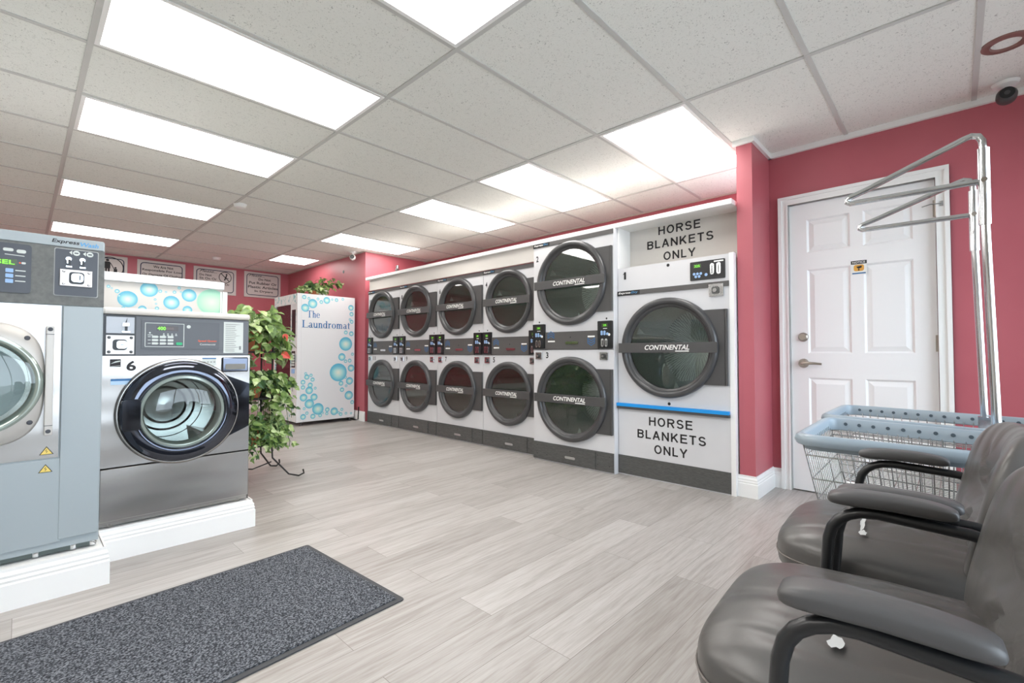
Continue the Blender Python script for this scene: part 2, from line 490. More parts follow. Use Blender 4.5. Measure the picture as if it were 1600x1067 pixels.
def sans(mb, s, x, z, w, h, y, m=0, th=.17, gap=.2):
    def arc(cx, cz, rx, rz, a0, a1, n=10): return [(cx + math.cos(math.radians(a0 + (a1 - a0) * i / n)) * rx, cz + math.sin(math.radians(a0 + (a1 - a0) * i / n)) * rz) for i in range(n + 1)]
    k = th / 2; t = 1 - k; G = {
        'H': (.74, [[(k, 0), (k, 1)], [(.74 - k, 0), (.74 - k, 1)], [(k, .53), (.74 - k, .53)]]),
        'O': (.82, [arc(.41, .5, .41 - k, .5 - k + .01, 0, 360, 32)]),
        'R': (.76, [[(k, 0), (k, 1)], [(k, t)] + arc(.44, .70 + .01, .23, t - .71, 90, -90) + [(k, .505)], [(.40, .49), (.68, 0)]]),
        'S': (.70, [arc(.35, .715, .25, .715 - .5, 15, 270, 14)[:-1] + arc(.35, .29, .27, .215, 88, -165, 14)]),
        'E': (.68, [[(k, 0), (k, 1)], [(k, t), (.66, t)], [(k, .53), (.62, .53)], [(k, k), (.68, k)]]),
        'B': (.70, [[(k, 0), (k, 1)], [(k, t)] + arc(.40, .73, .21, t - .73, 90, -90) + [(k, .535)], [(k, .535)] + arc(.42, .305, .205, .23, 90, -90) + [(k, k)]]),
        'L': (.58, [[(k, 0), (k, 1)], [(k, k), (.58, k)]]),
        'A': (.76, [[(.06, 0), (.38, 1)], [(.70, 0), (.38, 1)], [(.18, .34), (.58, .34)]]),
        'N': (.74, [[(k, 0), (k, 1)], [(k, .93), (.74 - k, .07)], [(.74 - k, 0), (.74 - k, 1)]]),
        'K': (.74, [[(k, 0), (k, 1)], [(k, .34), (.64, .97)], [(.30, .56), (.67, .02)]]),
        'T': (.66, [[(.33, 0), (.33, 1)], [(0, t), (.66, t)]]),
        'Y': (.74, [[(.37, 0), (.37, .44)], [(.37, .42), (.05, .98)], [(.37, .42), (.69, .98)]])}
    tot = sum(G[c_][0] for c_ in s) + gap * (len(s) - 1); X = 0
    for c_ in s:
        for pl in G[c_][1]:
            n_ = len(pl); L_ = []; R_ = []
            for i in range(n_):
                a = pl[max(i - 1, 0)]; b_ = pl[min(i + 1, n_ - 1)]
                if c_ == 'O' and i in (0, n_ - 1): a, b_ = pl[-2], pl[1]
                dx, dz = b_[0] - a[0], b_[1] - a[1]; d_ = math.hypot(dx, dz) or 1; nx, nz = -dz / d_ * k, dx / d_ * k
                L_.append((pl[i][0] + nx, pl[i][1] + nz)); R_.append((pl[i][0] - nx, pl[i][1] - nz))
            for i in range(n_ - 1):
                mb.poly([(x + (X + p[0]) / tot * w, y, z + p[1] * h) for p in (L_[i], R_[i], R_[i + 1], L_[i + 1])], m)
        X += G[c_][0] + gap
    return mb
def bubbles(mb, L, y, m=0):
    for i, (x, z, r) in enumerate(L): mb.disc((x, y - 0.00012 * (i % 7), z), r, m, 20)
    return mb

# ================================================================== THE ROOM
XD = 3.807      # door wall
XP = 3.40       # pillar and far partition face
XB = 4.47       # wall behind the dryers
YP0, YP1 = 0.975, 1.075
YF = 6.12       # far partition starts
YB = 8.92       # end wall
XL = -3.3
struct(MB().box((XL, FRONT - .1, -.1), (XB + .1, YB + .1, 0)), 'floor', FLOOR)
struct(MB().box((XL, FRONT - .1, CEIL), (XB + .1, YB + .1, CEIL + .08)), 'ceiling', TILE)
struct(MB().box((XL, YB, 0), (XB + .1, YB + .1, CEIL)), 'wall_back', RED)
struct(MB().box((XL - .1, FRONT - .1, 0), (XL, YB + .1, CEIL)), 'wall_left', mat('pale grey wall paint', (214, 214, 210), .5))
w = MB()
w.box((XD, YP1, 0), (XD + .12, .905, CEIL)); w.box((XD, .0, 0), (XD + .12, FRONT, CEIL)); w.box((XD, 0, 2.04), (XD + .12, .905, CEIL))
w.box((XD + .1, 0, 0), (XD + .12, .905, 2.04))
struct(w, 'wall_right', RED)
struct(MB().box((XP, YP0, 0), (XD, YP1, CEIL)), 'wall_pillar', RED)
struct(MB().box((XB, YP1, 0), (XB + .1, YF, CEIL)), 'wall_recess', RED)
struct(MB().box((XP, YF, 0), (XB + .1, YB, CEIL)), 'wall_partition', RED)
w = MB()
w.box((XL, FRONT - .1, 0), (XD + .12, FRONT, WINZ0)); w.box((XL, FRONT - .1, WINZ1), (XD + .12, FRONT, CEIL))
w.box((XL, FRONT - .1, WINZ0), (WINX0, FRONT, WINZ1)); w.box((WINX1, FRONT - .1, WINZ0), (XD + .12, FRONT, WINZ1))
struct(w, 'wall_front', mat('pale grey wall paint', (214, 214, 210), .5))
# shop window: frame bars and panes
w = MB()
bars = [WINX0, .8, 2.2, WINX1]
for xx in bars: w.box((xx - .03, FRONT - .08, WINZ0), (xx + .03, FRONT - .02, WINZ1))
w.box((WINX0, FRONT - .08, WINZ0), (WINX1, FRONT - .02, WINZ0 + .05)); w.box((WINX0, FRONT - .08, WINZ1 - .05), (WINX1, FRONT - .02, WINZ1))
struct(w, 'window_1', WHITE, 'white framed shop window in the front wall')
g = MB()
for a, c_ in zip(bars[:-1], bars[1:]): g.poly([(a + .03, FRONT - .05, WINZ0 + .05), (c_ - .03, FRONT - .05, WINZ0 + .05), (c_ - .03, FRONT - .05, WINZ1 - .05), (a + .03, FRONT - .05, WINZ1 - .05)])
gp = struct(g, 'window_pane', GLASSV); gp.parent = bpy.data.objects['window_1']; del gp['kind']
# pavement outside the window
struct(MB().box((-12, -14, -.25), (14, FRONT - .1, -.1)), 'ground', mottle(mat('pale concrete paving', (170, 168, 164), .8), (160, 158, 154), (180, 178, 174), 4))

# ceiling grid: T bars
GX = [-3.455 + 1.22 * i for i in range(7)]      # -3.455 ... 0.205 1.425 2.645 3.865
GY0 = -0.11
g = MB()
def tbar(a, c_): g.box(a, c_)
z1, z0 = CEIL + .001, CEIL - .006
for xx in GX:
    if xx > XL:
        ye = YB if xx < XP else (YF if xx < XB else 0)
        ys = FRONT if xx < XD else YP1
        g.box((xx - .012, ys, z0), (xx + .012, ye, z1))
for i in range(-1, 16):
    yy = GY0 + .61 * i
    if yy > FRONT and yy < YB:
        xe = XD if yy < YP1 else (XB if yy < YF else XP)
        for a, c_ in zip(GX[:-1] , GX[1:]):
            a2, c2 = max(a, XL), min(c_, xe)
            if c2 > a2: g.box((a2, yy - .012, z0 + .001), (c2, yy + .012, z1))
g.box((GX[-1], 1.11 - .012, z0), (XB, 1.11 + .012, z1))
for i in range(3, 11): g.box((GX[-1], GY0 + .61 * i - .012, z0), (XB, GY0 + .61 * i + .012, z1))
struct(g, 'trim_1', GRID, 'white suspended ceiling grid')
# wall angle mouldings at the ceiling
g = MB()
g.box((XD - .025, FRONT, CEIL - .035), (XD, YP0, CEIL)); g.box((XP - .02, YP0 - .02, CEIL - .035), (XD, YP0, CEIL)); g.box((XP - .02, YP0, CEIL - .035), (XP, YP1 + .02, CEIL))
struct(g, 'trim_2', WHITE, 'white ceiling edge moulding')
g = MB(); g.box((XL, YB - .02, CEIL - .012), (XP, YB, CEIL)); g.box((XP - .02, YF, CEIL - .012), (XP, YB, CEIL)); g.box((XP, YF - .02, CEIL - .012), (XB, YF, CEIL)); g.box((XB - .02, YP1, CEIL - .012), (XB, YF, CEIL))
struct(g, 'trim_3', mat('aged white angle', (196, 186, 178), .5), 'thin ceiling edge angle')

# moulded baseboards
def base_prof(hh):   # (out, z)
    return [(0, 0), (.018, 0), (.018, hh * .62), (.014, hh * .66), (.016, hh * .72), (.012, hh * .78), (.013, hh * .84), (.006, hh * .92), (.006, hh), (0, hh)]
def basebd(name, pts, hh, out, parent=None, m=None):
    """pts: run in plan (x,y) with outward normals found by 'out' (list of (nx,ny) at each point, mitred)"""
    b_ = MB(); pr = base_prof(hh); k = 0
    for (x, y), (nx, ny) in zip(pts, out):
        for (o_, z) in pr: b_.v.append((x + nx * o_, y + ny * o_, z))
    N = len(pr)
    for i in range(len(pts) - 1):
        for j in range(N):
            b_.face((i * N + j, i * N + (j + 1) % N, (i + 1) * N + (j + 1) % N, (i + 1) * N + j))
    b_.face(list(range(N))); b_.face([(len(pts) - 1) * N + j for j in reversed(range(N))])
    o = b_.build(name, m or WHITE, parent)
    if parent is None: o['kind'] = 'structure'
    return o
basebd('baseboard_right', [(XD, .985 - .01), (XD, .905 + .005)], .14, [(-1, 0), (-1, 0)])
basebd('baseboard_pillar', [(XP, YP1 + .02), (XP, YP0), (XD, YP0)], .145, [(-1, 0), (-1, -1), (-1, -1)])
basebd('baseboard_front', [(XD, 0 - .006), (XD, FRONT)], .14, [(-1, 0), (-1, 0)])
basebd('baseboard_partition', [(XP, YB), (XP, YF - .02)], .14, [(-1, 0), (-1, 0)])
basebd('baseboard_back', [(XL, YB), (XP, YB)], .14, [(0, -1), (0, -1)])

# ------------------------------------------------------------------ six panel door in the right wall
def build_door():
    y0, y1, zt = .068, .848, 2.03          # slab
    d = MB()
    xf = XD + .012                           # slab face
    d.box((xf + .012, y0, .008), (xf + .045, y1, zt))
    # stiles/rails raised, panels recessed with bevelled fields
    rows = [(.22, .80), (.97, 1.56), (1.68, 1.915)]
    colsy = [(y0 + .105, y0 + .355), (y1 - .355, y1 - .105)]
    zc = [.008]
    for a, c_ in rows: zc += [a, c_]
    zc.append(zt)
    for i in range(0, len(zc), 2): d.box((xf, y0, zc[i]), (xf + .014, y1, zc[i + 1]))
    for a, c_ in rows:
        for p, q in ((y0, colsy[0][0]), (colsy[0][1], colsy[1][0]), (colsy[1][1], y1)): d.box((xf, p, a), (xf + .014, q, c_))
        for p, q in colsy:
            k = len(d.v); e = .035
            def ringpts(ins, x): return [(x, p + ins, a + ins), (x, q - ins, a + ins), (x, q - ins, c_ - ins), (x, p + ins, c_ - ins)]
            R0 = ringpts(0, xf); R1 = ringpts(.012, xf + .011); R2 = ringpts(e + .008, xf + .002)
            d.v += R0 + R1 + R2
            for s_ in (0, 4):
                for i in range(4): j = (i + 1) % 4; d.face((k + s_ + i, k + s_ + j, k + s_ + 4 + j, k + s_ + 4 + i))
            d.face((k + 8, k + 9, k + 10, k + 11))
    door = struct(d, 'door_1', DOORW, 'white six panel door with a round lock and lever handle')
    # casing as setting trim
    c_ = MB()
    for (o1, o2, t) in ((0, .062, .016), (.04, .062, .026), (.0, .012, .022)):
        c_.box((XD - t, y1 + .004 + o1, 0), (XD + .002, y1 + .004 + o2, zt + .004 + o2)); c_.box((XD - t, y0 - .004 - o2, 0), (XD + .002, y0 - .004 - o1, zt + .004 + o2))
        c_.box((XD - t, y0 - .004 - o1, zt + .004 + o1), (XD + .002, y1 + .004 + o1, zt + .004 + o2))
    c_.box((XD, y1 + .003, 0), (XD + .06, y1 + .02, zt + .012)); c_.box((XD, y0 - .02, 0), (XD + .06, y0 - .003, zt + .012)); c_.box((XD, y0, zt + .004), (XD + .06, y1, zt + .012))
    struct(c_, 'trim_4', WHITE, 'white moulded door casing')
    # lever handle
    hd = MB(); hy = y1 - .075
    hd.lathe([(0, -.02), (.022, -.02), (.03, -.012), (.033, 0)], (xf, hy, .90), 28, 'x')
    hd.lathe([(.012, -.05), (.012, -.02)], (xf, hy, .90), 16, 'x')
    hd.tube([(xf - .05, hy + .005, .90), (xf - .055, hy - .03, .902), (xf - .052, hy - .075, .9), (xf - .045, hy - .115, .896)], [.012, .0105, .009, .007], 12)
    o = hd.build('door_handle', NICKEL, door, smooth=True); o['label'] = 'satin nickel lever handle'
    k = MB(); k.lathe([(0, -.024), (.02, -.024), (.022, -.018), (.03, -.012), (.033, 0)], (xf, hy, 1.085), 28, 'x')
    o = k.build('deadbolt', NICKEL, door, smooth=True); o['label'] = 'round nickel deadbolt lock'
    for hz in (.28, 1.03, 1.85):
        k = MB(); k.tube([(XD - .006, y0 - .004, hz - .05), (XD - .006, y0 - .004, hz + .05)], .007, 10); k.box((XD - .002, y0 - .012, hz - .05), (XD + .014, y0 + .01, hz + .05))
        k.build('door_hinge', NICKEL, door, smooth=True)
    k = MB(); k.tube([(XD - .02, y0 - .03, 1.87), (XD - .024, y0 + .02, 1.873), (XD - .02, y0 + .06, 1.865)], .004, 8); k.box((XD - .022, y0 - .036, 1.855), (XD - .015, y0 - .022, 1.885))
    k.build('door_guard', CHROME, door, smooth=True)
    return xf
xf = build_door()
# notice sticker on the door
nt = MB()
nt.box((xf - .0015, .405, 1.49), (xf, .49, 1.585), 0)
def onwall(mb_, fn):   # write in local x-z facing -y then turn to face -x at wall x
    t = MB(); fn(t)
    k = len(mb_.v); mb_.v += [(xf - .002 + v_[1], .49 - v_[0], v_[2]) for v_ in t.v]
    for f_, mi in zip(t.f, t.m): mb_.face([k + i for i in f_], mi)
def f_(t):
    t.poly([(0, -.0003, 1.562), (.085, -.0003, 1.562), (.085, -.0003, 1.585), (0, -.0003, 1.585)], 1)
    text(t, 'NOTICE', .008, 1.567, .069, .013, -.0008, 2, bold=.02)
    t.rbox((.015, -.0004, 1.515), (.07, -.0002, 1.558), .012, 3)
    t.poly([(.028, -.0008, 1.545), (.058, -.0008, 1.55), (.058, -.0008, 1.538), (.04, -.0008, 1.53)], 1)
    t.disc((.042, -.0008, 1.524), .005, 1, 10)
    t.poly([(.006, -.0004, 1.497), (.079, -.0004, 1.497), (.079, -.0004, 1.505), (.006, -.0004, 1.505)], 4)
onwall(nt, f_)
tag(nt.build('notice_sticker', [WTXT, INK, WTXT, mat('amber sticker', (222, 164, 70), .5), BLUET]), 'small NOTICE sticker with amber emblem on the white door', 'sticker')

# ------------------------------------------------------------------ ceiling lights
def light(x0, y0, w_, d_, label, group='lit panels in the suspended ceiling'):
    r = empty('ceiling_light', (x0, y0, CEIL - .007), 0, label, 'ceiling light', group)
    f_ = MB(); t = .02
    f_.box((.012, .012, -.001), (w_ - .012, .012 + t, .01)); f_.box((.012, d_ - .012 - t, -.001), (w_ - .012, d_ - .012, .01))
    f_.box((.012, .012 + t, -.001), (.012 + t, d_ - .012 - t, .01)); f_.box((w_ - .012 - t, .012 + t, -.001), (w_ - .012, d_ - .012 - t, .01))
    f_.build('frame', WHITE, r)
    g = MB(); g.box((.03, .03, .0), (w_ - .03, d_ - .03, .006)); g.build('diffuser', DIFF, r)
A = 'long lit ceiling panel in the left row, '
light(.205, 1.11, 1.22, .61, 'long lit ceiling panel cut off by the top of the photo')
light(.205, 2.33, 1.22, .61, A + 'the largest and nearest whole one')
light(.205, 3.55, 1.22, .61, A + 'second from the camera')
light(.205, 5.38, 1.22, .61, A + 'third from the camera')
light(.205, 7.21, 1.22, .61, A + 'farthest, above the washers')
B = 'lit ceiling panel in the right row over the dryers, '
light(2.645, 1.11, 1.22, .61, B + 'nearest, beside the red pillar')
light(2.645, 2.33, 1.22, .61, B + 'second from the camera')
light(2.645, 3.55, 1.22, .61, B + 'third from the camera')
light(2.645, 5.38, 1.22, .61, B + 'beside the wall camera')
light(2.645, 7.21, .61, .61, 'small square lit ceiling panel nearest the end wall')

for y_ in (1.11, 2.33, 3.55, 5.38):  # unseen panels, added to brighten the room and feed the dryer glass reflections
    light(-2.235, y_, 1.22, .61, 'added ceiling panel out of view to the left, brightening the room')
# ceiling fixtures
r = MB(); r.lathe([(.052, .0), (.056, -.010), (.072, -.012), (.086, -.006), (.088, 0)], (3.185, -.205, CEIL), 40, 'z')
tag(r.build('recessed_speaker_ring', COPPER, smooth=True), 'brown metal ring set in the ceiling above the hanger carts', 'ceiling ring')
def cam_dome(loc, rz, label, hm):
    r = empty('security_camera', loc, rz, label, 'security camera')
    MB().lathe([(0, -.028), (.03, -.028), (.05, -.016), (.056, 0), (0, 0)], (0, 0, 0), 32, 'z').build('base', WHITE, r, smooth=True)
    MB().tube([(0, 0, -.02), (0, -.01, -.05), (0, -.02, -.06)], .014, 12).build('arm', WHITE, r, smooth=True)
    t = MB(); t.lathe([(0, -.045), (.02, -.045), (.034, -.034), (.042, -.012), (.042, .02), (.03, .045), (0, .05)], (0, -.035, -.085), 32, 'y'); t.build('housing', hm, r, smooth=True)
    l_ = MB(); l_.disc((0, -.0815, -.085), .03, 0, 24); l_.disc((0, -.0825, -.085), .012, 1, 20); l_.build('lens', [BLACK, CHAR], r)
cam_dome((3.66, -.23, CEIL - .001), -PI / 2, 'black round security camera on a white ceiling mount above the door wall', CHAR)
cam_dome((3.3, 6.3, CEIL - .001), -.6, 'small white security camera with black lens at the far partition corner', WHITE)
def smoke(x, y, label):
    MBo = MB().lathe([(0, -.035), (.04, -.035), (.05, -.028), (.055, -.012), (.06, 0)], (x, y, CEIL - .001), 28, 'z')
    tag(MBo.build('smoke_detector', WHITE, smooth=True), label, 'smoke detector')
smoke(2.06, 8.2, 'small white detector on the ceiling near the wall signs')
smoke(1.47, 5.08, 'round off-white detector on the ceiling between the rows of lights')
# hole plate on partition wall
hp = MB(); hp.lathe([(0, -.004), (.022, -.004), (.026, 0)], (XP, 6.78, 2.22), 20, 'x')
tag(hp.build('wall_sensor', BLACK, smooth=True), 'small black disc on the red partition above the plants', 'sensor')

# ------------------------------------------------------------------ soffit over dryers
XS = 3.36
so = empty('dryer_soffit', (XS, 5.93, 0), 0, 'long white soffit and ledge running above the row of dryers', 'soffit')
w = MB(); w.box((.0, 0, 1.9), (.02, 2.86 - 5.93 + .0, 1.995)); 
w.box((.0, 0, 1.845), (.02, 2.86 - 5.93, 1.9))
w.build('fascia', OFFW, so)
w = MB(); w.box((-.035, .05, 1.995), (.28, YP1 + .01 - 5.93, 2.03)); w.box((-.028, .05, 1.992), (0, YP1 + .01 - 5.93, 1.995))
w.build('ledge', WHITE, so, bevel=.004)
w = MB(); w.box((0, 1.987 - 5.93, 1.663), (.2, 1.975 - 5.93, 1.995)); w.build('side_panel', WHITE, so)
w = MB(); w.box((.18, 1.975 - 5.93, 1.663), (.2, YP1 + .012 - 5.93, 1.995)); bp_ = w.build('recessed_panel', OFFW, so)
t = MB()
sans(t, 'HORSE', .266, 1.925, .339, .066, 0, 0); sans(t, 'BLANKETS', .168, 1.82, .532, .066, 0, 0); sans(t, 'ONLY', .308, 1.715, .256, .066, 0, 0)
o = t.build('lettering', INK, bp_); o.location = (.178, 1.985 - 5.93, 0); o.rotation_euler = (0, 0, -PI / 2)
# bracket on ledge
t = MB(); t.box((3.435, 5.35, 2.031), (3.465, 5.40, 2.10)); t.box((3.415, 5.33, 2.031), (3.485, 5.42, 2.037)); t.tube([(3.45, 5.375, 2.09), (3.45, 5.375, 2.14)], .02, 10)
tag(t.build('pipe_bracket', CHROME, smooth=True), 'small metal fitting standing on the white ledge', 'fitting')

# ================================================================== DRYERS
def ring_prof(R): return [(R, 0), (R, -.03), (R - .006, -.042), (R - .016, -.048), (R - .034, -.049), (R - .044, -.042), (R - .052, -.02), (R - .056, .012)]
def dryer_door(root, cx, cz, R, xr, hz, brand=WTXT):
    d = MB(); d.lathe(ring_prof(R), (cx, 0, cz), 72, 'y'); d.lathe([(R - .05, -.028), (R - .062, -.022), (R - .07, -.012), (R - .07, .0)], (cx, 0, cz), 72, 'y')
    door = d.build('door', CHARD, root, smooth=60)
    g = MB(); g.disc((cx, -.012, cz), R - .060, 0, 64); g.build('glass', GLASSD, door)
    h = MB(); h.box((cx - R - .01, -.062, cz - .038), (cx + R + .005, -.051, cz + .038)); h.build('handle_bar', CHAR, door, bevel=.002)
    t = MB(); bw = R * .92
    text(t, 'CONTINENTAL', cx - R * .42, cz - .016, bw, .037, -.0632, 0, .02, .25)
    t.poly([(cx + R * .22, -.0632, cz - .029), (cx + R * .49, -.0632, cz - .029), (cx + R * .49, -.0632, cz - .022), (cx + R * .22, -.0632, cz - .022)])
    t.build('lettering', brand, door)
    p = MB(); p.box((cx + .05, -.018, cz - hz / 2), (xr - .022, -.002, cz + hz / 2)); p.box((xr - .018, -.022, cz - hz / 2), (xr - .008, -.002, cz + hz / 2), 1)
    # keep the plate from covering the glass: only the part outside the ring
    q = MB(); n_ = 24; zz = [cz - hz / 2 + hz * i / n_ for i in range(n_ + 1)]
    for a, c_ in zip(zz[:-1], zz[1:]):
        xa = cx + math.sqrt(max((R - .02) ** 2 - (a - cz) ** 2, 0.0)); xb = cx + math.sqrt(max((R - .02) ** 2 - (c_ - cz) ** 2, 0.0))
        q.poly([(xa, -.02, a), (xr - .02, -.02, a), (xr - .02, -.02, c_), (xb, -.02, c_)])
    for s_ in (-1, 1):
        zq = cz + s_ * hz / 2; xa = cx + math.sqrt((R - .02) ** 2 - (hz / 2) ** 2)
        q.poly([(xa, 0, zq), (xr - .02, 0, zq), (xr - .02, -.02, zq), (xa, -.02, zq)])
    q.poly([(xr - .02, -.02, cz - hz / 2), (xr - .02, 0, cz - hz / 2), (xr - .02, 0, cz + hz / 2), (xr - .02, -.02, cz + hz / 2)])
    q.box((xr - .016, -.024, cz - hz / 2), (xr - .004, 0, cz + hz / 2))
    q.build('hinge_plate', CHAR, door)
    return door
def drum(root, cx, cz, R, dep=.62):
    r = R - .062
    m = MB(); m.lathe([(r, .012), (r, .06)] + [(r + .02, .06), (r + .02, dep)] + [(r * .6, dep + .01), (.05, dep + .01), (.0, dep + .01)], (cx, 0, cz), 60, 'y')
    for a in (.6, 2.7, 4.8):
        k = len(m.v)
        ca, sa = math.cos(a), math.sin(a); px, pz = -sa, ca
        for y in (.08, dep):
            for (rr, s_) in ((r + .02, -.035), (r - .055, 0), (r + .02, .035)): m.v.append((cx + ca * rr + px * s_, y, cz + sa * rr + pz * s_))
        m.face((k, k + 1, k + 4, k + 3)); m.face((k + 1, k + 2, k + 5, k + 4)); m.face((k, k + 1, k + 2))
    m.build('drum', DRUM, root, smooth=True)
def coin_box(root, x, z, s=.075):
    c_ = MB(); c_.box((x, -.014, z), (x + s, 0, z + s * .86)); o = c_.build('coin_box', CHROME, root, bevel=.002)
    l_ = MB(); l_.rbox((x + s * .22, -.02, z + s * .16), (x + s * .72, -.0145, z + s * .68), .012, 0); l_.lathe([(0, -.03), (s * .14, -.03), (s * .16, -.02)], (x + s * .46, 0, z + s * .42), 16, 'y', 1)
    l_.box((x + s * .8, -.017, z + s * .15), (x + s * .86, -.0145, z + s * .7), 1)
    l_.build('lock', [mat('dark steel', (96, 98, 98), .3, .9), CHROME], o)
def pod(root, x, w_, z0, z1, hgt=None):
    p = MB(); p.rbox((x, -.022, z0), (x + w_, 0, z1), .006); o = p.build('control_pod', BLACK, root)
    d = MB(); h_ = z1 - z0
    d.poly([(x + w_ * .3, -.0228, z1 - h_ * .22), (x + w_ * .72, -.0228, z1 - h_ * .22), (x + w_ * .72, -.0228, z1 - h_ * .1), (x + w_ * .3, -.0228, z1 - h_ * .1)], 1)
    text(d, '25', x + w_ * .42, z1 - h_ * .19, w_ * .2, h_ * .065, -.0236, 0)
    d.build('display', [LED, LEDB], o)
    k = MB()
    for i in range(2):
        for j in range(3 if i else 2): k.disc((x + w_ * (.3 + .2 * j), -.0232, z1 - h_ * (.40 + .07 * i)), w_ * .085, 0, 14)
    k.disc((x + w_ * .82, -.0232, z1 - h_ * .50), w_ * .08, 1, 14)
    k.poly([(x + w_ * .4, -.0228, z1 - h_ * .285), (x + w_ * .68, -.0228, z1 - h_ * .285), (x + w_ * .68, -.0228, z1 - h_ * .265), (x + w_ * .4, -.0228, z1 - h_ * .265)], 1)
    k.build('buttons', [PALEB, WTXT], o)
    s_ = MB()
    for j in range(2):
        xx = x + w_ * (.28 + .26 * j)
        s_.rbox((xx, -.03, z0 + h_ * .06), (xx + w_ * .19, -.022, z0 + h_ * .36), w_ * .09, 0); s_.box((xx + w_ * .07, -.0315, z0 + h_ * .12), (xx + w_ * .12, -.0302, z0 + h_ * .3), 1)
    s_.build('coin_slots', [CHROME, BLACK], o)
def brand_strip(root, W, z, h_, x0=0):
    s_ = MB(); s_.box((x0, -.008, z), (W, 0, z + h_)); o = s_.build('brand_strip', PANELD, root)
    t = MB(); L = min(.2, W * .23)
    t.poly([(x0 + .002, -.0086, z), (x0 + L, -.0086, z), (x0 + L, -.0086, z + h_), (x0 + .002, -.0086, z + h_)], 2)
    text(t, 'Express', x0 + .012, z + h_ * .22, L * .54, h_ * .55, -.0092, 0, .02, .2); text(t, 'Dry', x0 + .012 + L * .57, z + h_ * .22, L * .28, h_ * .55, -.0092, 1, .005, .2)
    t.build('lettering', [WTXT, SKYB, BLACK], o)
def number(root, s, x, z, h_, y=-.0012):
    t = MB(); text(t, s, x, z, h_ * (.52 if len(s) == 1 and s != '1' else (.3 if s == '1' else .95)), h_, y, 0, .03)
    if s == '1': t.poly([(x - h_ * .14, y, z + h_ * .72), (x + h_ * .1, y, z + h_), (x + h_ * .1, y, z + h_ * .84), (x - h_ * .14, y, z + h_ * .60)])
    t.build('number', INK, root)
def shell(root, W, D, Ht, holes, front_m):
    b_ = MB()
    zs = [z for z in holes]
    for (za, zb, cx, cz, r) in holes:
        if r: b_.plate(0, W, za, zb, cx, cz, r, 0, 0)
        else: b_.poly([(0, 0, za), (W, 0, za), (W, 0, zb), (0, 0, zb)])
    b_.poly([(0, 0, 0), (0, D, 0), (0, D, Ht), (0, 0, Ht)]); b_.poly([(W, 0, 0), (W, D, 0), (W, D, Ht), (W, 0, Ht)])
    b_.poly([(0, 0, Ht), (W, 0, Ht), (W, D, Ht), (0, D, Ht)], 1); b_.poly([(0, D, 0), (W, D, 0), (W, D, Ht), (0, D, Ht)]); b_.poly([(0, 0, 0), (W, 0, 0), (W, D, 0), (0, D, 0)])
    return b_.build('cabinet', [front_m, mat('darkened top sheet metal', (132, 126, 118), .8)], root)  # unseen top face darkened to cut the light bounced onto the ceiling
def kick(root, W, zt, drawer=True):
    k = MB(); k.box((.004, -.012, .012), (W - .004, 0, zt)); 
    for xx in (.05, W * .19, W * .82, W - .04):
        for zz in (zt * .35, zt * .82): k.disc((xx, -.0125, zz), .004, 1, 8)
    o = k.build('kick_plate', [KICK, BLACK], root)
    if drawer:
        d = MB(); d.box((W * .2, -.02, .02), (W * .8, -.0125, zt - .008)); dr = d.build('lint_drawer', KICK, root)
        h_ = MB(); h_.rbox((W * .5 - .055, -.024, zt * .36), (W * .5 + .055, -.0205, zt * .36 + .022), .01); h_.build('drawer_pull', CHROME, dr)
        s_ = MB(); s_.disc((W * .5, -.0205, zt * .76), .006, 0, 10); s_.build('screw', BLACK, dr)
def chevrons(t, x, z, w_, up, m):
    s_ = 1 if up else -1
    for i in range(3):
        zz = z + s_ * i * w_ * .26; th = w_ * .09
        for sx in (-1, 1):
            t.poly([(x + sx * w_ / 2, 0, zz), (x, 0, zz + s_ * w_ * .3), (x, 0, zz + s_ * w_ * .3 + th), (x + sx * w_ / 2, 0, zz + th)], m)
    for sx in (-1, 1): t.poly([(x + sx * w_ / 2, 0, z), (x + sx * w_ / 2 * .85, 0, z), (x + sx * w_ / 2 * .85, 0, z + s_ * w_ * .55), (x + sx * w_ / 2, 0, z + s_ * w_ * .55)], m)
def band(root, W, z0, z1, pw):
    b_ = MB(); b_.box((pw + .004, -.01, z0), (W - pw - .004, 0, z1 - .02)); b_.box((0, -.004, z0 - .004), (W, 0, z0)); o = b_.build('lint_panel', PANELD, root)
    h_ = MB(); h_.rbox((W * .44, -.016, z0 + .045), (W * .6, -.0105, z0 + .068), .01, 0); h_.disc((W * .5, -.0106, z0 + .105), .006, 1, 10); h_.build('panel_pull', [CHROME, BLACK], o)
    t = MB()
    chevrons(t, pw + .075, z0 + .095, .075, True, 0); chevrons(t, W - pw - .075, z0 + .09, .075, False, 0)
    t.poly([(pw + .04, 0, z0 + .065), (pw + .12, 0, z0 + .065), (pw + .12, 0, z0 + .078), (pw + .04, 0, z0 + .078)], 1)
    t.poly([(W - pw - .11, 0, z0 + .10), (W - pw - .04, 0, z0 + .10), (W - pw - .04, 0, z0 + .113), (W - pw - .11, 0, z0 + .113)], 1)
    q = t.build('arrow_print', [BLUET, WTXT], o); q.location = (0, -.0108, 0)
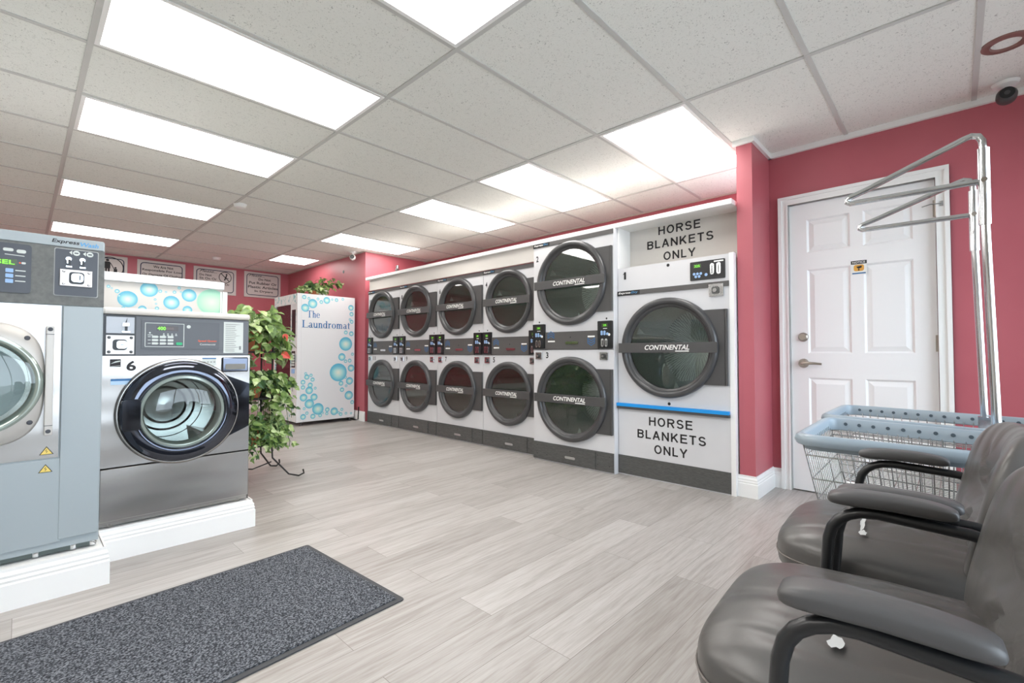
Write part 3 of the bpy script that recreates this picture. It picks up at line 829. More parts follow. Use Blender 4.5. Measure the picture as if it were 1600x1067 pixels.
def stack(X, Y, W, Ht, R, cx, czs, xr, hz, zb0, zb1, zp1, pw, kz, strip, nums, label, grp):
    r = empty('stacked_dryer', (X, Y, 0), -PI / 2, label, 'dryer', grp)
    mid = (zb0 + zb1) / 2
    shell(r, W, .95, Ht, [(0, mid, cx, czs[1], R - .03), (mid, Ht, cx, czs[0], R - .03)], DRYW)
    for cz in czs:
        dryer_door(r, cx, cz, R, xr, hz); drum(r, cx, cz, R)
    brand_strip(r, W, strip[0], strip[1])
    band(r, W, zb0, zb1, pw)
    pod(r, .006, pw, zb0 + .004, zp1); pod(r, W - pw - .006, pw, zb0 + .004, zp1)
    for xx in (pw * .5, W - pw * .5):
        s_ = MB(); s_.disc((xx, -.0008, zp1 + .02), .008, 0, 12); s_.build('screw', BLACK, r)
    coin_box(r, .03, zb0 - .09); coin_box(r, W - .03 - .075 - .02, zb0 - .09)
    number(r, nums[0], .03, Ht - .175, .055); number(r, nums[1], .145, zb0 - .08, .055)
    kick(r, W, kz)
    return r
G30 = 'white stacked tumble dryers along the right wall'
for i, (n0, n1, lb) in enumerate([('10', '11', 'white stacked dryer pair numbered 10 and 11, farthest of the row'),
                                  ('8', '9', 'white stacked dryer pair numbered 8 and 9'),
                                  ('6', '7', 'white stacked dryer pair numbered 6 and 7'),
                                  ('4', '5', 'white stacked dryer pair numbered 4 and 5')]):
    stack(3.38, 5.985 - .79 * i, .786, 1.84, .318, .378, (1.492, .568), .785, .41, .955, 1.155, 1.19, .125, .165, (1.80, .04), (n0, n1), lb, G30)
stack(3.295, 2.838, .85, 1.99, .366, .43, (1.58, .575), .846, .53, 1.005, 1.18, 1.235, .135, .165, (1.945, .036), ('2', '3'), 'larger white stacked dryer pair numbered 2 and 3, standing forward of the row', G30)

# dryer 1
r = empty('single_dryer', (3.355, 1.985, 0), -PI / 2, 'large white single dryer numbered 1, lettered HORSE BLANKETS ONLY', 'dryer')
W = .868
shell(r, W, .95, 1.66, [(0, .56, 0, 0, 0), (.56, 1.44, .425, 1.012, .345), (1.44, 1.66, 0, 0, 0)], DRYW)
dryer_door(r, .425, 1.012, .376, .862, .53); drum(r, .425, 1.012, .376)
brand_strip(r, W, 1.435, .037)
number(r, '1', .058, 1.565, .06)
c_ = MB(); c_.rbox((.60, -.006, 1.495), (.845, 0, 1.63), .006); cp = c_.build('control_panel', BLACK, r)
c_ = MB(); c_.poly([(.625, -.0068, 1.585), (.68, -.0068, 1.585), (.68, -.0068, 1.612), (.625, -.0068, 1.612)], 1); text(c_, '325', .633, 1.59, .038, .016, -.0076, 0); c_.build('display', [LED, LEDB], cp)
c_ = MB()
for i in range(5): c_.disc((.63 + .024 * (i % 3) + (.012 if i > 2 else 0), -.0068, 1.542 - .02 * (i // 3)), .010, 0, 12)
c_.disc((.715, -.0068, 1.53), .011, 0, 12); c_.poly([(.77, -.0068, 1.612), (.835, -.0068, 1.612), (.835, -.0068, 1.622), (.77, -.0068, 1.622)], 1)
c_.build('buttons', [PALEB, WTXT], cp)
c_ = MB()
for xx in (.745, .79): c_.rbox((xx, -.014, 1.525), (xx + .028, -.006, 1.605), .013, 0); c_.box((xx + .011, -.0152, 1.535), (xx + .016, -.0142, 1.59), 1)
c_.build('coin_slots', [CHROME, BLACK], cp)
coin_box(r, .735, 1.37, .1)
for (xx, zz) in ((.43, 1.635), (.43, .592)):
    s_ = MB(); s_.lathe([(0, -.004), (.010, -.003), (.012, 0)], (xx, 0, zz), 14, 'y'); s_.build('panel_lock', BLACK, r)
c_ = MB(); c_.box((.0, -.03, .548), (W - .005, 0, .572), 0); tp = c_.build('lint_tray_lip', CYAN, r); tp['label'] = 'bright blue taped edge'
c_ = MB(); c_.box((.0, -.026, .528), (W - .002, 0, .5475)); c_.build('tray_handle', CHAR, r)
t = MB()
sans(t, 'HORSE', .266, .414, .339, .066, -.0012, 0); sans(t, 'BLANKETS', .168, .31, .532, .066, -.0012, 0); sans(t, 'ONLY', .308, .205, .256, .066, -.0012, 0)
t.build('lettering', INK, r)
c_ = MB(); c_.box((0, -.006, .01), (W, 0, .155)); c_.build('kick_plate', KICK, r)
c_ = MB(); c_.box((W + .001, -.002, 0), (W + .032, .06, 1.665)); c_.build('filler_strip', WHITE, r)

# ================================================================== WASHERS
# plinths (moulded boards around the raised bases)
def plinth(name, x0, x1, yf, yb, hh, label):
    r = empty('washer_plinth', ((x0 + x1) / 2, yf, 0), 0, label, 'plinth', 'white moulded plinths under the washers')
    cx = (x0 + x1) / 2
    w = MB(); w.box((x0 - cx, .002, 0), (x1 - cx - .002, yb - yf, hh - .004)); w.build('base', WHITE, r)
    basebd('moulding', [(x0 - cx, 0), (x1 - cx, 0), (x1 - cx, yb - yf)], hh, [(0, -1), (1, -1), (1, 0)], r)
plinth('p5', -1.6, .262, 2.62, 3.5, .155, 'nearer white moulded plinth under the tall grey washer')
plinth('p6', .266, .912, 2.885, 3.62, .15, 'white moulded plinth under the washer numbered 6')

# washer 6 ---------------------------------------------------------
Y6 = 2.90
r = empty('front_load_washer', (.268, Y6, .15), 0, 'stainless front-loading washer numbered 6 with round chrome-trimmed door', 'washer')
def L(z): return z - .15
W = .632; HT = L(.958)
b_ = MB(); b_.plate(0, W, L(.43), HT, .315, L(.675), .19, 0)
b_.poly([(0, 0, .004), (0, .68, .004), (0, .68, HT), (0, 0, HT)]); b_.poly([(W, 0, .004), (W, .68, .004), (W, .68, HT), (W, 0, HT)])
b_.poly([(0, 0, HT), (W, 0, HT), (W, .68, HT), (0, .68, HT)]); b_.poly([(0, .68, .004), (W, .68, .004), (W, .68, HT), (0, .68, HT)])
b_.build('cabinet', STEEL, r)
b_ = MB(); b_.box((.0, -.004, .028), (W, .004, L(.424))); b_.build('lower_panel', STEEL, r, bevel=.003)
b_ = MB(); b_.box((.0, .012, .004), (W, .03, .026)); 
for xx in (.04, W - .05): b_.lathe([(.02, 0), (.02, .014)], (xx, .03, .0), 14, 'z')
b_.build('foot_rail', STEEL, r)
b_ = MB(); b_.box((0, -.006, HT), (W - .008, .60, L(1.155))); cp = b_.build('control_panel', mat('slate grey console', (98, 101, 106), .45), r, bevel=.004)
b_ = MB(); b_.box((-.005, -.02, L(1.156)), (W - .004, .62, L(1.188))); b_.build('top_cover', BEIGE, r, bevel=.012)
# coin side
c_ = MB(); c_.box((.006, -.010, L(.963)), (.122, -.006, L(1.150)), 1); c_.box((.011, -.013, L(1.066)), (.115, -.010, L(1.144)), 0); c_.build('coin_slide_plate', [mat('pale metal plate', (166, 168, 172), .4, .3), BLACK], cp)
c_ = MB(); c_.poly([(.080, -.0135, L(1.118)), (.088, -.0135, L(1.143)), (.086, -.0135, L(1.118))], 1); c_.box((.070, -.022, L(1.100)), (.094, -.013, L(1.116)), 0); c_.box((.079, -.016, L(1.078)), (.089, -.0132, L(1.10)), 1); c_.box((.068, -.02, L(1.07)), (.098, -.0132, L(1.077)), 0)
c_.build('coin_slide', [CHROME, BLACK], cp)
c_ = MB(); c_.box((.011, -.014, L(.966)), (.115, -.010, L(1.056)), 0)
for xx in (.022, .104):
    for zz in (.977, 1.045): c_.lathe([(0, -.019), (.005, -.018), (.007, -.014)], (xx, 0, L(zz)), 12, 'y', 1)
o = c_.build('coin_box', [COINM, mat('dark steel', (96, 98, 98), .3, .9)], cp)
c_ = MB(); c_.rbox((.035, -.018, L(.985)), (.088, -.0145, L(1.036)), .012, 1); c_.rbox((.048, -.032, L(.993)), (.086, -.018, L(1.029)), .01, 0); c_.box((.062, -.0335, L(1.008)), (.074, -.0325, L(1.012)), 2)
c_.build('lock', [CHROME, BLACK, BLUET], o)
# display window
c_ = MB(); c_.rbox((.143, -.009, L(.992)), (.477, -.006, L(1.133)), .005); ib = c_.build('console_inset', mat('dark slate inset', (84, 87, 92), .4), cp)
c_ = MB()
x0, x1_, za, zb = .156, .318, L(1.002), L(1.122)
for a, q in (((x0, za), (x1_, za + .003)), ((x0, zb - .003), (x1_, zb)), ((x0, za), (x0 + .003, zb)), ((x1_ - .003, za), (x1_, zb))):
    c_.poly([(a[0], -.0095, a[1]), (q[0], -.0095, a[1]), (q[0], -.0095, q[1]), (a[0], -.0095, q[1])], 0)
for i in range(3):
    for j in range(3): c_.rbox((.184 + .032 * i, -.012, L(1.014) + .0165 * j), (.208 + .032 * i, -.009, L(1.014) + .0165 * j + .011), .002, 0); c_.poly([(.168 + .032 * i + (0 if i else 0), -.0096, L(1.018) + .0165 * j), (.180 + .032 * i, -.0096, L(1.018) + .0165 * j), (.180 + .032 * i, -.0096, L(1.021) + .0165 * j), (.168 + .032 * i, -.0096, L(1.021) + .0165 * j)], 0)
for i in range(4): c_.disc((.232 + .017 * i, -.0096, L(1.068)), .003, 0, 10); c_.poly([(.228 + .017 * i, -.0096, L(1.059)), (.237 + .017 * i, -.0096, L(1.059)), (.237 + .017 * i, -.0096, L(1.063)), (.228 + .017 * i, -.0096, L(1.063))], 0)
c_.disc((.176, -.0096, L(1.072)), .004, 0, 12); c_.poly([(.167, -.0096, L(1.06)), (.187, -.0096, L(1.06)), (.187, -.0096, L(1.063)), (.167, -.0096, L(1.063))], 0)
c_.rbox((.283, -.013, L(1.012)), (.310, -.009, L(1.026)), .006, 1)
c_.disc((.337, -.0096, L(1.108)), .009, 0, 16)
c_.build('buttons', [PAPER, GBTN], ib)
c_ = MB(); c_.poly([(.202, -.0094, L(1.083)), (.292, -.0094, L(1.083)), (.292, -.0094, L(1.108)), (.202, -.0094, L(1.108))], 1); text(c_, '400', .206, L(1.087), .034, .017, -.0099, 0, .02); text(c_, '888', .243, L(1.089), .03, .013, -.0099, 2); c_.build('display', [LED, mat('unlit display', (70, 62, 62), .3), mat('dim display digits', (120, 104, 100), .5)], ib)
c_ = MB(); text(c_, 'Speed Queen', .379, L(1.028), .085, .013, -.0096, 0, .03); text(c_, 'Commercial', .388, L(1.013), .07, .009, -.0096, 1); c_.build('lettering', [ORNG, WTXT], ib)
c_ = MB(); c_.box((.498, -.0085, L(.972)), (.594, -.0065, L(1.142)), 0)
for i in range(15):
    zz = L(1.13) - i * .0104; c_.poly([(.506, -.0088, zz), (.506 + (.078 if i % 6 == 0 else .04 + .03 * random.random()), -.0088, zz), (.506 + .05, -.0088, zz - .003), (.506, -.0088, zz - .003)], 1)
c_.box((.574, -.0088, L(.99)), (.584, -.0086, L(1.01)), 1)
c_.build('instruction_label', [PAPER, GREYT], cp)
# front decals
c_ = MB(); text(c_, '6', .089, L(.885), .037, .049, -.0012, 0, .03)
c_.build('number', INK, r)
c_ = MB(); c_.poly([(.028, -.001, L(.905)), (.068, -.001, L(.905)), (.068, -.001, L(.942)), (.028, -.001, L(.942))], 0)
c_.poly([(.03, -.0015, L(.92)), (.048, -.0015, L(.932)), (.066, -.0015, L(.936)), (.066, -.0015, L(.930)), (.05, -.0015, L(.926))], 1); c_.poly([(.03, -.0015, L(.908)), (.066, -.0015, L(.912)), (.066, -.0015, L(.910)), (.03, -.0015, L(.906))], 1)
c_.build('maker_badge', [INK, PAPER], r)
c_ = MB(); c_.poly([(.032, -.001, L(.82)), (.110, -.001, L(.82)), (.110, -.001, L(.848)), (.032, -.001, L(.848))], 0); c_.poly([(.032, -.0015, L(.838)), (.110, -.0015, L(.838)), (.110, -.0015, L(.848)), (.032, -.0015, L(.848))], 1); c_.build('sticker', [mat('light blue sticker', (176, 206, 232), .4), BLUET], r)
c_ = MB(); c_.poly([(.402, -.001, L(.905)), (.466, -.001, L(.905)), (.466, -.001, L(.946)), (.402, -.001, L(.946))], 0); c_.poly([(.402, -.0015, L(.94)), (.466, -.0015, L(.94)), (.466, -.0015, L(.946)), (.402, -.0015, L(.946))], 1)
for i in range(4): c_.poly([(.408 + .015 * i, -.0015, L(.921)), (.417 + .015 * i, -.0015, L(.921)), (.417 + .015 * i, -.0015, L(.926)), (.408 + .015 * i, -.0015, L(.926))], 2)
c_.build('sticker', [PAPER, BLUET, GREYT], r)
# soap drawer top right
c_ = MB(); c_.box((.492, -.012, L(.868)), (.622, -.0002, L(.948)), 0); dd = c_.build('soap_drawer', DCHROME, r, bevel=.006)
c_ = MB(); c_.rbox((.508, -.0135, L(.882)), (.606, -.0122, L(.912)), .005, 0); c_.build('drawer_grip', mat('drawer recess', (120, 118, 110), .4), dd)
# door
cx, cz = .312, L(.676)
d = MB(); d.lathe([(.262, 0), (.266, -.014), (.262, -.02), (.255, -.022), (.252, -.02)], (cx, 0, cz), 80, 'y', 0)
door = d.build('door', STEEL, r, smooth=60)
d = MB()
d.lathe([(.250, -.018), (.252, -.034), (.244, -.046), (.20, -.058), (.188, -.056), (.182, -.05)], (cx, 0, cz), 80, 'y', 0)
d.build('door_trim', DCHROME, door, smooth=60)
d = MB(); d.poly([(cx + .13, -.02, cz + .205), (W - .006, -.02, cz + .125), (W - .006, -.02, cz - .11), (cx + .17, -.02, cz - .175), (cx + .22, -.021, cz)])
d.poly([(cx + .13, 0, cz + .205), (W - .006, 0, cz + .125), (W - .006, -.02, cz + .125), (cx + .13, -.02, cz + .205)]); d.poly([(cx + .17, 0, cz - .175), (W - .006, 0, cz - .11), (W - .006, -.02, cz - .11), (cx + .17, -.02, cz - .175)]); d.poly([(W - .006, 0, cz + .125), (W - .006, 0, cz - .11), (W - .006, -.02, cz - .11), (W - .006, -.02, cz + .125)])
d.build('hinge_cover', DCHROME, door)
d = MB(); d.rbox((cx - .245, -.066, cz - .075), (cx - .172, -.044, cz + .075), .014); d.build('pull_handle', DCHROME, door, bevel=.004)
d = MB(); d.lathe([(.183, -.052), (.178, -.062), (.168, -.062), (.163, -.052), (.158, -.03), (.155, .0)], (cx, 0, cz), 72, 'y'); d.build('glass_rim', mat('pale green glass edge', (168, 180, 172), .1, .5), door, smooth=60)
d = MB(); d.lathe([(.166, -.058), (.14, -.068), (.10, -.076), (.05, -.080), (0, -.081)], (cx, 0, cz), 64, 'y'); d.build('glass', GLASSW, door, smooth=60)
DR = mat('polished steel drum', (156, 156, 154), .18, 1.0)
d = MB(); d.lathe([(.19, .004), (.19, .02), (.24, .03), (.24, .36), (.17, .38), (.06, .40), (0, .39)], (cx, 0, cz), 64, 'y')
for a in (1.2, 3.3, 5.4):
    k = len(d.v); ca, sa = math.cos(a), math.sin(a)
    for y in (.05, .36):
        for (rr, s_) in ((.238, -.05), (.16, 0), (.238, .05)): d.v.append((cx + ca * rr - sa * s_, y, cz + sa * rr + ca * s_))
    d.face((k, k + 1, k + 4, k + 3)); d.face((k + 1, k + 2, k + 5, k + 4)); d.face((k, k + 1, k + 2))
for rr in (.10, .14, .18): d.lathe([(rr - .006, .385), (rr, .372), (rr + .006, .385)], (cx, 0, cz), 48, 'y')
d.build('drum', DR, r, smooth=50)

# washer 5: tall grey washer cut off at the left ----------------------
Y5 = 2.66
r = empty('large_front_load_washer', (-.13, Y5, .155), 0, 'tall grey front-loading washer with cast door, cut off at the left edge', 'washer')
def q5(x): return x + .13
def z5(z): return z - .155
d = MB()
XR = q5(.247); XLf = -XR
d.box((XLf, 0, z5(.178)), (XR, .80, z5(1.448)))
d_ = d.build('cabinet', GREYP, r, bevel=.003)
d = MB(); d.box((XLf + .01, -.006, z5(1.168)), (XR, .0, z5(1.408))); hp_ = d.build('control_fascia', GREYD, r)
d = MB(); d.box((XLf, -.008, z5(1.409)), (XR - .004, 0, z5(1.449))); tp = d.build('top_strip', GREYP, r, bevel=.002)
t = MB(); text(t, 'Express', q5(.083), z5(1.418), .083, .020, -.009, 0, .02, .2); text(t, 'Wash', q5(.168), z5(1.418), .058, .017, -.009, 1, .02, .2); t.build('lettering', [INK, SKYB], tp)
d = MB(); d.rbox((q5(-.33), -.010, z5(1.206)), (q5(.027), -.006, z5(1.398)), .01); o = d.build('display_panel', SLATE, hp_)
t = MB()
t.poly([(q5(-.14), -.0104, z5(1.312)), (q5(-.012), -.0104, z5(1.312)), (q5(-.012), -.0104, z5(1.336)), (q5(-.14), -.0104, z5(1.336))], 1)
text(t, 'SEL', q5(-.068), z5(1.315), .050, .017, -.0109, 0, .02); t.build('display', [LED, LEDB], o)
t = MB()
for i in range(3): t.rbox((q5(-.042), -.013, z5(1.243) + .0205 * i), (q5(-.021), -.010, z5(1.243) + .0205 * i + .015), .002, 0); t.poly([(q5(-.016), -.0105, z5(1.25) + .0205 * i), (q5(.012), -.0105, z5(1.25) + .0205 * i), (q5(.012), -.0105, z5(1.254) + .0205 * i), (q5(-.016), -.0105, z5(1.254) + .0205 * i)], 1)
t.rbox((q5(-.05), -.0108, z5(1.366)), (q5(-.022), -.0102, z5(1.378)), .005, 1); t.rbox((q5(-.014), -.0108, z5(1.362)), (q5(.012), -.0102, z5(1.376)), .006, 1)
t.poly([(q5(-.045), -.0105, z5(1.355)), (q5(.008), -.0105, z5(1.353)), (q5(.008), -.0105, z5(1.350)), (q5(-.045), -.0105, z5(1.352))], 1)
t.disc((q5(-.004), -.0105, z5(1.324)), .003, 2, 10); t.rbox((q5(.0), -.0108, z5(1.320)), (q5(.012), -.0102, z5(1.328)), .003, 1)
t.build('buttons', [PALEB, PAPER, ORNG], o)
d = MB(); d.rbox((q5(.091), -.008, z5(1.206)), (q5(.227), -.0062, z5(1.402)), .006, 1); d.rbox((q5(.094), -.011, z5(1.209)), (q5(.224), -.008, z5(1.399)), .005, 0); o = d.build('coin_panel', [SLATE, mat('panel edge light', (176, 178, 176), .4)], hp_)
t = MB()
for xx in (.134, .176):
    t.disc((q5(xx), -.0122, z5(1.360)), .009, 0, 16); t.box((q5(xx) - .003, -.0125, z5(1.33)), (q5(xx) + .006, -.0112, z5(1.358)), 1); t.box((q5(xx) - .006, -.022, z5(1.34)), (q5(xx) - .002, -.012, z5(1.36)), 0)
    t.box((q5(xx) - .008, -.016, z5(1.325)), (q5(xx) + .010, -.0115, z5(1.331)), 0)
    t.rbox((q5(xx) + .012, -.0118, z5(1.376)), (q5(xx) + .034, -.0112, z5(1.397)), .0105, 2); t.poly([(q5(xx) + .01, -.0118, z5(1.378)), (q5(xx) + .01, -.0118, z5(1.396)), (q5(xx) + .001, -.0118, z5(1.387))], 2)
    t.poly([(q5(xx) + .017, -.0121, z5(1.384)), (q5(xx) + .029, -.0121, z5(1.384)), (q5(xx) + .029, -.0121, z5(1.389)), (q5(xx) + .017, -.0121, z5(1.389))], 3)
t.build('coin_slots', [CHROME, BLACK, PAPER, SLATE], o)
t = MB(); t.box((q5(.108), -.018, z5(1.247)), (q5(.208), -.0112, z5(1.316)))
for xx in (.12, .197):
    for zz in (1.256, 1.307): t.lathe([(0, -.022), (.004, -.022), (.005, -.018)], (q5(xx), 0, z5(zz)), 10, 'y')
o2 = t.build('coin_box', COINM, o, bevel=.002)
t = MB(); t.rbox((q5(.136), -.022, z5(1.257)), (q5(.182), -.018, z5(1.306)), .01, 1); t.rbox((q5(.142), -.034, z5(1.264)), (q5(.178), -.022, z5(1.299)), .01, 0); t.box((q5(.166), -.035, z5(1.272)), (q5(.170), -.034, z5(1.292)), 1); 
t.build('lock', [CHROME, BLACK], o)
# stainless front plate, lower panel, side panel
DC, DZ = 0.0, z5(.853)
d = MB(); d.plate(XLf + .13, q5(.117), z5(.548), z5(1.165), DC, DZ, .15, -.003); d.build('front_plate', STEEL, r)
d = MB(); d.box((XLf + .13, -.007, z5(.205)), (q5(.128), -.0005, z5(.541))); d.build('lower_panel', GREYP, r, bevel=.002)
d = MB(); d.box((q5(.122), -.010, z5(.215)), (q5(.243), -.0005, z5(1.165))); d.build('corner_panel', GREYP, r, bevel=.002); d = MB(); d.box((XLf + .004, -.010, z5(.215)), (XLf + .125, -.0005, z5(1.165))); d.build('corner_panel', GREYP, r, bevel=.002)
d = MB(); d.box((XLf + .01, .02, .002), (XR - .012, .06, z5(.178))); 
for xx in (-.3, -.12, .06, .17, .23): d.lathe([(.014, 0), (.014, .022)], (q5(xx), .03, .0), 12, 'z', 1)
d.build('base_frame', [mat('shaded green grey base', (92, 102, 98), .6), CHROME], r)  # base strip in the recess, shade under the washer painted into its colour
# cast door: rounded plate ring + glass
d = MB(); N = 96; prof_ = []
def sq(a, hw, hh, e=.62):
    c1, s1 = math.cos(a), math.sin(a); return math.copysign(abs(c1) ** e, c1) * hw, math.copysign(abs(s1) ** e, s1) * hh
for (hw, hh, e, y) in ((.212, .238, .62, -.003), (.214, .240, .62, -.03), (.206, .232, .62, -.042), (.20, .20, 1, -.046)):
    for j in range(N):
        a, c1 = sq(2 * PI * j / N, hw, hh, e); d.v.append((DC - .012 + a if hw > .201 else DC + a * .93, y, DZ + c1))
for i in range(3):
    for j in range(N): j2 = (j + 1) % N; d.face((i * N + j, (i + 1) * N + j, (i + 1) * N + j2, i * N + j2))
door = d.build('door', DOORG, r, smooth=60)
d = MB(); d.lathe([(.20, -.040), (.192, -.056), (.184, -.058), (.176, -.05), (.170, -.03), (.165, 0)], (DC, 0, DZ), 72, 'y'); d.build('door_ring', mat('pale green glass edge', (168, 180, 172), .1, .5), door, smooth=60)
d = MB(); d.lathe([(.178, -.05), (.15, -.06), (.1, -.066), (0, -.068)], (DC, 0, DZ), 56, 'y'); d.build('glass', GLASSW, door, smooth=60)
for (xx, zz) in ((.021, 1.030), (.033, .701), (-.281, 1.03), (-.293, .701)):
    t = MB(); t.lathe([(0, -.0475), (.007, -.047), (.009, -.043)], (q5(xx), 0, z5(zz)), 16, 'y'); t.build('door_plug', mat('dark plug', (66, 68, 74), .5), door)
# bowed vertical handle right of the door
d = MB(); d.rbox((q5(.073), -.05, z5(.645)), (q5(.096), -.02, z5(1.079)), .004)
o = d.build('door_handle', DOORG, door, bevel=.003)
t = MB()
for zz in (.661, 1.066): t.lathe([(0, -.0535), (.007, -.053), (.008, -.05)], (q5(.0845), 0, z5(zz)), 16, 'y', 0)
t.box((q5(.072), -.0515, z5(1.045)), (q5(.097), -.0502, z5(1.047))); t.box((q5(.072), -.0515, z5(.683)), (q5(.097), -.0502, z5(.685)))
t.build('handle_cap', mat('dark plug', (66, 68, 74), .5), o)
d = MB(); d.lathe([(.165, .0), (.22, .03), (.22, .4), (.1, .43), (0, .43)], (DC, 0, DZ), 56, 'y')
for a in (.5, 2.6, 4.7):
    k = len(d.v); ca, sa = math.cos(a), math.sin(a)
    for y in (.05, .4):
        for (rr, s_) in ((.218, -.05), (.13, 0), (.218, .05)): d.v.append((DC + ca * rr - sa * s_, y, DZ + sa * rr + ca * s_))
    d.face((k, k + 1, k + 4, k + 3)); d.face((k + 1, k + 2, k + 5, k + 4)); d.face((k, k + 1, k + 2))
d.build('drum', DR, r, smooth=50)
for (xx, zz, y) in ((.083, .563, -.004), (.081, .493, -.008)):
    t = MB(); t.poly([(q5(xx) - .021, y - .0005, z5(zz)), (q5(xx) + .021, y - .0005, z5(zz)), (q5(xx), y - .0005, z5(zz) + .033)], 1); t.poly([(q5(xx) - .017, y - .001, z5(zz) + .002), (q5(xx) + .017, y - .001, z5(zz) + .002), (q5(xx), y - .001, z5(zz) + .029)], 0)
    t.poly([(q5(xx) + .002, y - .0015, z5(zz) + .024), (q5(xx) - .004, y - .0015, z5(zz) + .014), (q5(xx) - .001, y - .0015, z5(zz) + .014)], 1); t.poly([(q5(xx) + .001, y - .0015, z5(zz) + .014), (q5(xx) + .004, y - .0015, z5(zz) + .014), (q5(xx) - .002, y - .0015, z5(zz) + .004)], 1)
    t.build('warning_sticker', [YEL, INK], r)

# bulkhead with bubble graphics behind the washers ------------------------
r = empty('bulkhead_box', (-.2, 3.66, 0), 0, 'white bulkhead with bubble graphics and foil-edged top behind washer 6', 'bulkhead')
d = MB(); d.box((-1.2, 0, 0), (.2 + .955, .35, 1.405)); bb_ = d.build('panel', OFFW, r)
d = MB(); d.box((-1.2, -.03, 1.405), (.2 + .962, .38, 1.455)); d.build('top_board', mottle(mat('foil covered edge', (214, 216, 222), .3, .2), (200, 204, 212), (236, 238, 240), 18), r, bevel=.004)
d = MB(); d.box((.2 + .956, -.012, .3), (.2 + .985, .36, 1.392)); d.box((.2 + .944, -.006, .3), (.2 + .953, 0, 1.392)); d.build('corner_trim', WHITE, r)
d = MB()
BX = lambda x, z, rr: (.2 + x, z, rr)
bubbles(d, [BX(.554, 1.370, .046), BX(.450, 1.301, .050), BX(.670, 1.297, .044), BX(.765, 1.352, .042), BX(.757, 1.255, .027), BX(.522, 1.245, .022), BX(.61, 1.365, .010), BX(.64, 1.362, .006), BX(.685, 1.366, .010), BX(.71, 1.395, .009), BX(.40, 1.345, .012), BX(.375, 1.36, .005), BX(.41, 1.318, .007), BX(.595, 1.255, .011), BX(.585, 1.31, .007), BX(.59, 1.283, .006), BX(.36, 1.37, .009), BX(.72, 1.37, .006), BX(.43, 1.245, .01)], -.001, 0)
d.disc((.2 + .895, -.0012, 1.317), .088, 1, 48)
d.build('bubble_print', [BUB, BUBG], bb_)

# ================================================================== WALL SIGNS (end wall)
def sign(x0, x1_, z0, z1_, label, fn):
    r = empty('wall_sign', (x0, YB - .012, z0), 0, label, 'sign', 'notices along the end wall')
    w_, h_ = x1_ - x0, z1_ - z0
    MB().box((0, 0, 0), (w_, .011, h_)).build('plate', SIGNW, r)
    t = MB(); e = .035; t_ = .012
    def rr(i): 
        out = []; rad = .05 - i
        for (cu, cv, a0) in ((w_ - e - .05, h_ - e - .05, 0), (e + .05, h_ - e - .05, PI / 2), (e + .05, e + .05, PI), (w_ - e - .05, e + .05, 1.5 * PI)):
            for q in range(5): a = a0 + PI / 2 * q / 4; out.append((cu + math.cos(a) * rad, -.001, cv + math.sin(a) * rad))
        return out
    A_, B_ = rr(0), rr(t_); k = len(t.v); t.v += A_ + B_; n_ = len(A_)
    for i in range(n_): j = (i + 1) % n_; t.face((k + i, k + j, k + n_ + j, k + n_ + i))
    t.build('border', NAVY, r)
    t = MB(); fn(t, w_, h_); t.build('lettering', INK, r)
def ring2(t, cx, cz, R, th):
    for i in range(32):
        a, c_ = 2 * PI * i / 32, 2 * PI * (i + 1) / 32
        t.poly([(cx + math.cos(a) * R, -.001, cz + math.sin(a) * R), (cx + math.cos(c_) * R, -.001, cz + math.sin(c_) * R), (cx + math.cos(c_) * (R - th), -.001, cz + math.sin(c_) * (R - th)), (cx + math.cos(a) * (R - th), -.001, cz + math.sin(a) * (R - th))])
def s1(t, w_, h_):
    cx, cz, R = w_ * .58, h_ * .62, .155
    ring2(t, cx, cz, R, .012)
    t.disc((cx - .03, -.001, cz + .105), .018, 0, 16); t.rbox((cx - .062, -.002, cz - .02), (cx + .002, -.0008, cz + .083), .012)
    t.box((cx - .055, -.002, cz - .11), (cx - .034, -.0008, cz - .02)); t.box((cx - .026, -.002, cz - .11), (cx - .005, -.0008, cz - .02))
    t.disc((cx + .06, -.001, cz + .0), .013, 0, 14); t.rbox((cx + .04, -.002, cz - .07), (cx + .08, -.0008, cz - .015), .008); t.box((cx + .045, -.002, cz - .11), (cx + .057, -.0008, cz - .07)); t.box((cx + .063, -.002, cz - .11), (cx + .075, -.0008, cz - .07))
    t.poly([(cx + .0, -.0015, cz + .06), (cx + .045, -.0015, cz - .03), (cx + .05, -.0015, cz - .02), (cx + .006, -.0015, cz + .07)])
def s2(t, w_, h_):
    text(t, 'We Are Not', w_ * .32, h_ * .76, w_ * .42, .04, -.001, 0, .02); text(t, 'Responsible For Loss', w_ * .1, h_ * .62, w_ * .82, .045, -.001, 0, .02); text(t, 'Or Damage Of Clothes', w_ * .1, h_ * .47, w_ * .82, .045, -.001, 0, .02)
